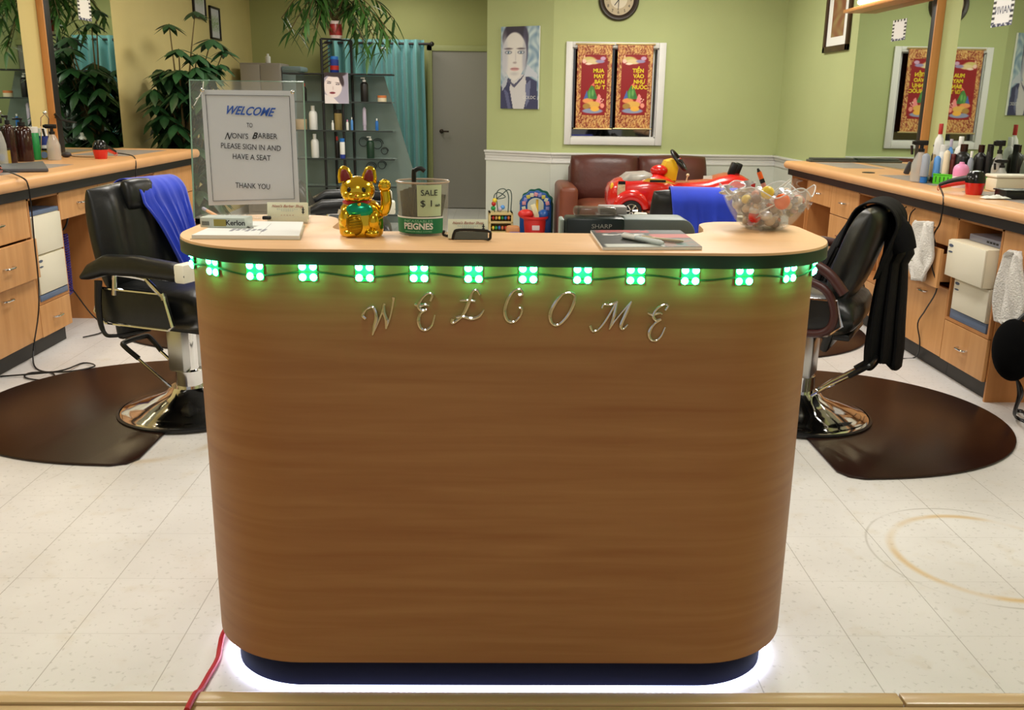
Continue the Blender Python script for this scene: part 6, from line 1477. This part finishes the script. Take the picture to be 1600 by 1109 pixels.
for (x, z, m) in ((-hw*0.62, 0.04, C_G), (-hw*0.58, 0.085, C_RD), (-hw*0.5, 0.12, bc[2]), (-hw*0.05, 0.03, C_LV), (0.02, 0.05, C_LB)): MB().ball((x, -0.03, ztoy+z), 0.024).build('maze_bead', m, t)
# blue arch toy
BP = mat('blue_toy_plastic', (22, 78, 150), 0.35); GP = mat('green_toy_plastic', (20, 90, 70), 0.4)
TY = 9.62
a0, a1 = ony(812, 340, TY).x, ony(861, 340, TY).x; zt3 = ony(840, 298, TY).z; hw = (a1-a0)/2
t = thing('arch_toy', 'blue plastic arch toy with small letter tiles round its opening, beside the sofa', 'toy', ((a0+a1)/2, TY, 0))
def ring2(sc, wav=0.0):
    P = []
    for i in range(49):
        a = pi*i/48; P.append((-hw*sc*cos(a)*(1+wav*sin(12*a)), (zt3-hw*0.9)+(hw*0.9*sc+0.0)*sin(a)*(1+wav*sin(12*a))))
    return P
o_ = [(-hw, 0.02)]+ring2(1.0, 0.035)+[(hw, 0.02)]; i_ = [(-hw*0.5, 0.02)]+ring2(0.52)+[(hw*0.5, 0.02)]
Mp = Matrix(((1, 0, 0, 0), (0, 0, 1, 0), (0, 1, 0, 0), (0, 0, 0, 1)))
MB().prism(o_+i_[::-1], -0.03, 0.03, 0.008, M=Mp).build('arch', BP, t)
MB().prism([(x*1.06+0.012, z*1.03) for x, z in o_]+[(x*1.02, z) for x, z in i_[::-1]], 0.031, 0.07, M=Mp).box(-hw, hw, -0.06, 0.10, 0, 0.02, 0.004).build('back_arch', GP, t)
for i in range(11):
    a = radians(-8+196*i/10); rr = hw*0.76; c = (-rr*cos(a), -0.032, (zt3-hw*0.9)+rr*0.9*sin(a) if sin(a) > 0 else (zt3-hw*0.9)-0.03)
    MB().box(-0.019, 0.019, -0.003, 0.003, -0.019, 0.019, 0.002, M=rot(y=0.25*(i % 3-1), loc=c)).build('letter_tile', [mat('tile_cream', (196, 196, 170), 0.5), mat('tile_pink', (200, 140, 150), 0.5), mat('tile_lilac', (130, 130, 190), 0.5), mat('tile_yellow', (190, 180, 80), 0.5)][i % 4], t)
MB().box(hw*0.02, hw*0.18, 0.0, 0.025, 0.05, zt3-hw*0.55, 0.004).build('yellow_bar', mat('yellow_plastic', (236, 190, 30), 0.35), t)
# red toy bin
TY = 9.35
a0, a1 = ony(818, 350, TY).x, ony(853, 350, TY).x; zt4 = ony(835, 340, TY).z; hw = (a1-a0)/2
t = thing('toy_bin', 'red plastic bucket full of toys in front of the blue arch toy', 'bucket', ((a0+a1)/2, TY, 0))
RB = mat('toy_red', (206, 44, 40), 0.4)
MB().lathe([(0, 0), (hw*0.8, 0), (hw*1.0, zt4*0.94), (hw*1.22, zt4), (hw*1.22, zt4+0.02), (hw*0.98, zt4-0.01), (hw*0.78, 0.01), (0, 0.01)], 32).build('tub', RB, t)
text('toys', 0.05, PAPER, t, Matrix.Translation((0.0, -hw*1.0, zt4*0.66)) @ RX, bold=0.001) if False else MB().box(-0.03, 0.045, -hw*0.985, -hw*0.95, zt4*0.62, zt4*0.78, 0.002).build('pale_sticker', mat('pale_sticker', (210, 190, 190), 0.5), t)
for (nm, x, y, z, m, lb, sc3) in (('toy_ball', -0.09, 0.0, zt4+0.035, RB, 'red rounded toy sticking out of the left of the red bucket', (1.3, 1, 0.8)), ('toy_block', 0.01, -0.02, zt4+0.04, lcol('toy_white', (214, 206, 170)), 'pale toy with keys leaning out of the red bucket', None), ('toy_cup', 0.085, 0.0, zt4+0.02, BP, 'blue toy at the right of the red bucket', (1, 1, 1))):
    q = Vector(((a0+a1)/2+x, TY+y, z))
    if sc3: solo(nm, MB().ball((0, 0, 0), 0.062, sc3), m, lb, 'toy', loc=q)
    else: solo(nm, MB().box(-0.025, 0.025, -0.02, 0.02, -0.09, 0.10, 0.006, M=rot(y=-0.35)), m, lb, 'toy', loc=q)
a0 = ony(810, 358, 9.25)
solo('toy_truck', MB().box(-0.10, 0.10, -0.07, 0.07, 0.0, 0.10, 0.02).box(-0.10, 0.02, -0.07, 0.07, 0.10, 0.17, 0.02), lcol('toy_blue', (36, 60, 170)), 'blue toy on the floor in front of the red bucket', 'toy', loc=(a0.x, 9.15, 0))
solo('toy_basket', MB().box(-0.07, 0.07, -0.05, 0.05, 0.0, 0.22, 0.03), lcol('toy_tan', (190, 130, 80)), 'tan toy standing between the bead cube and the red bucket', 'toy', loc=(a0.x-0.055, 9.30, 0))
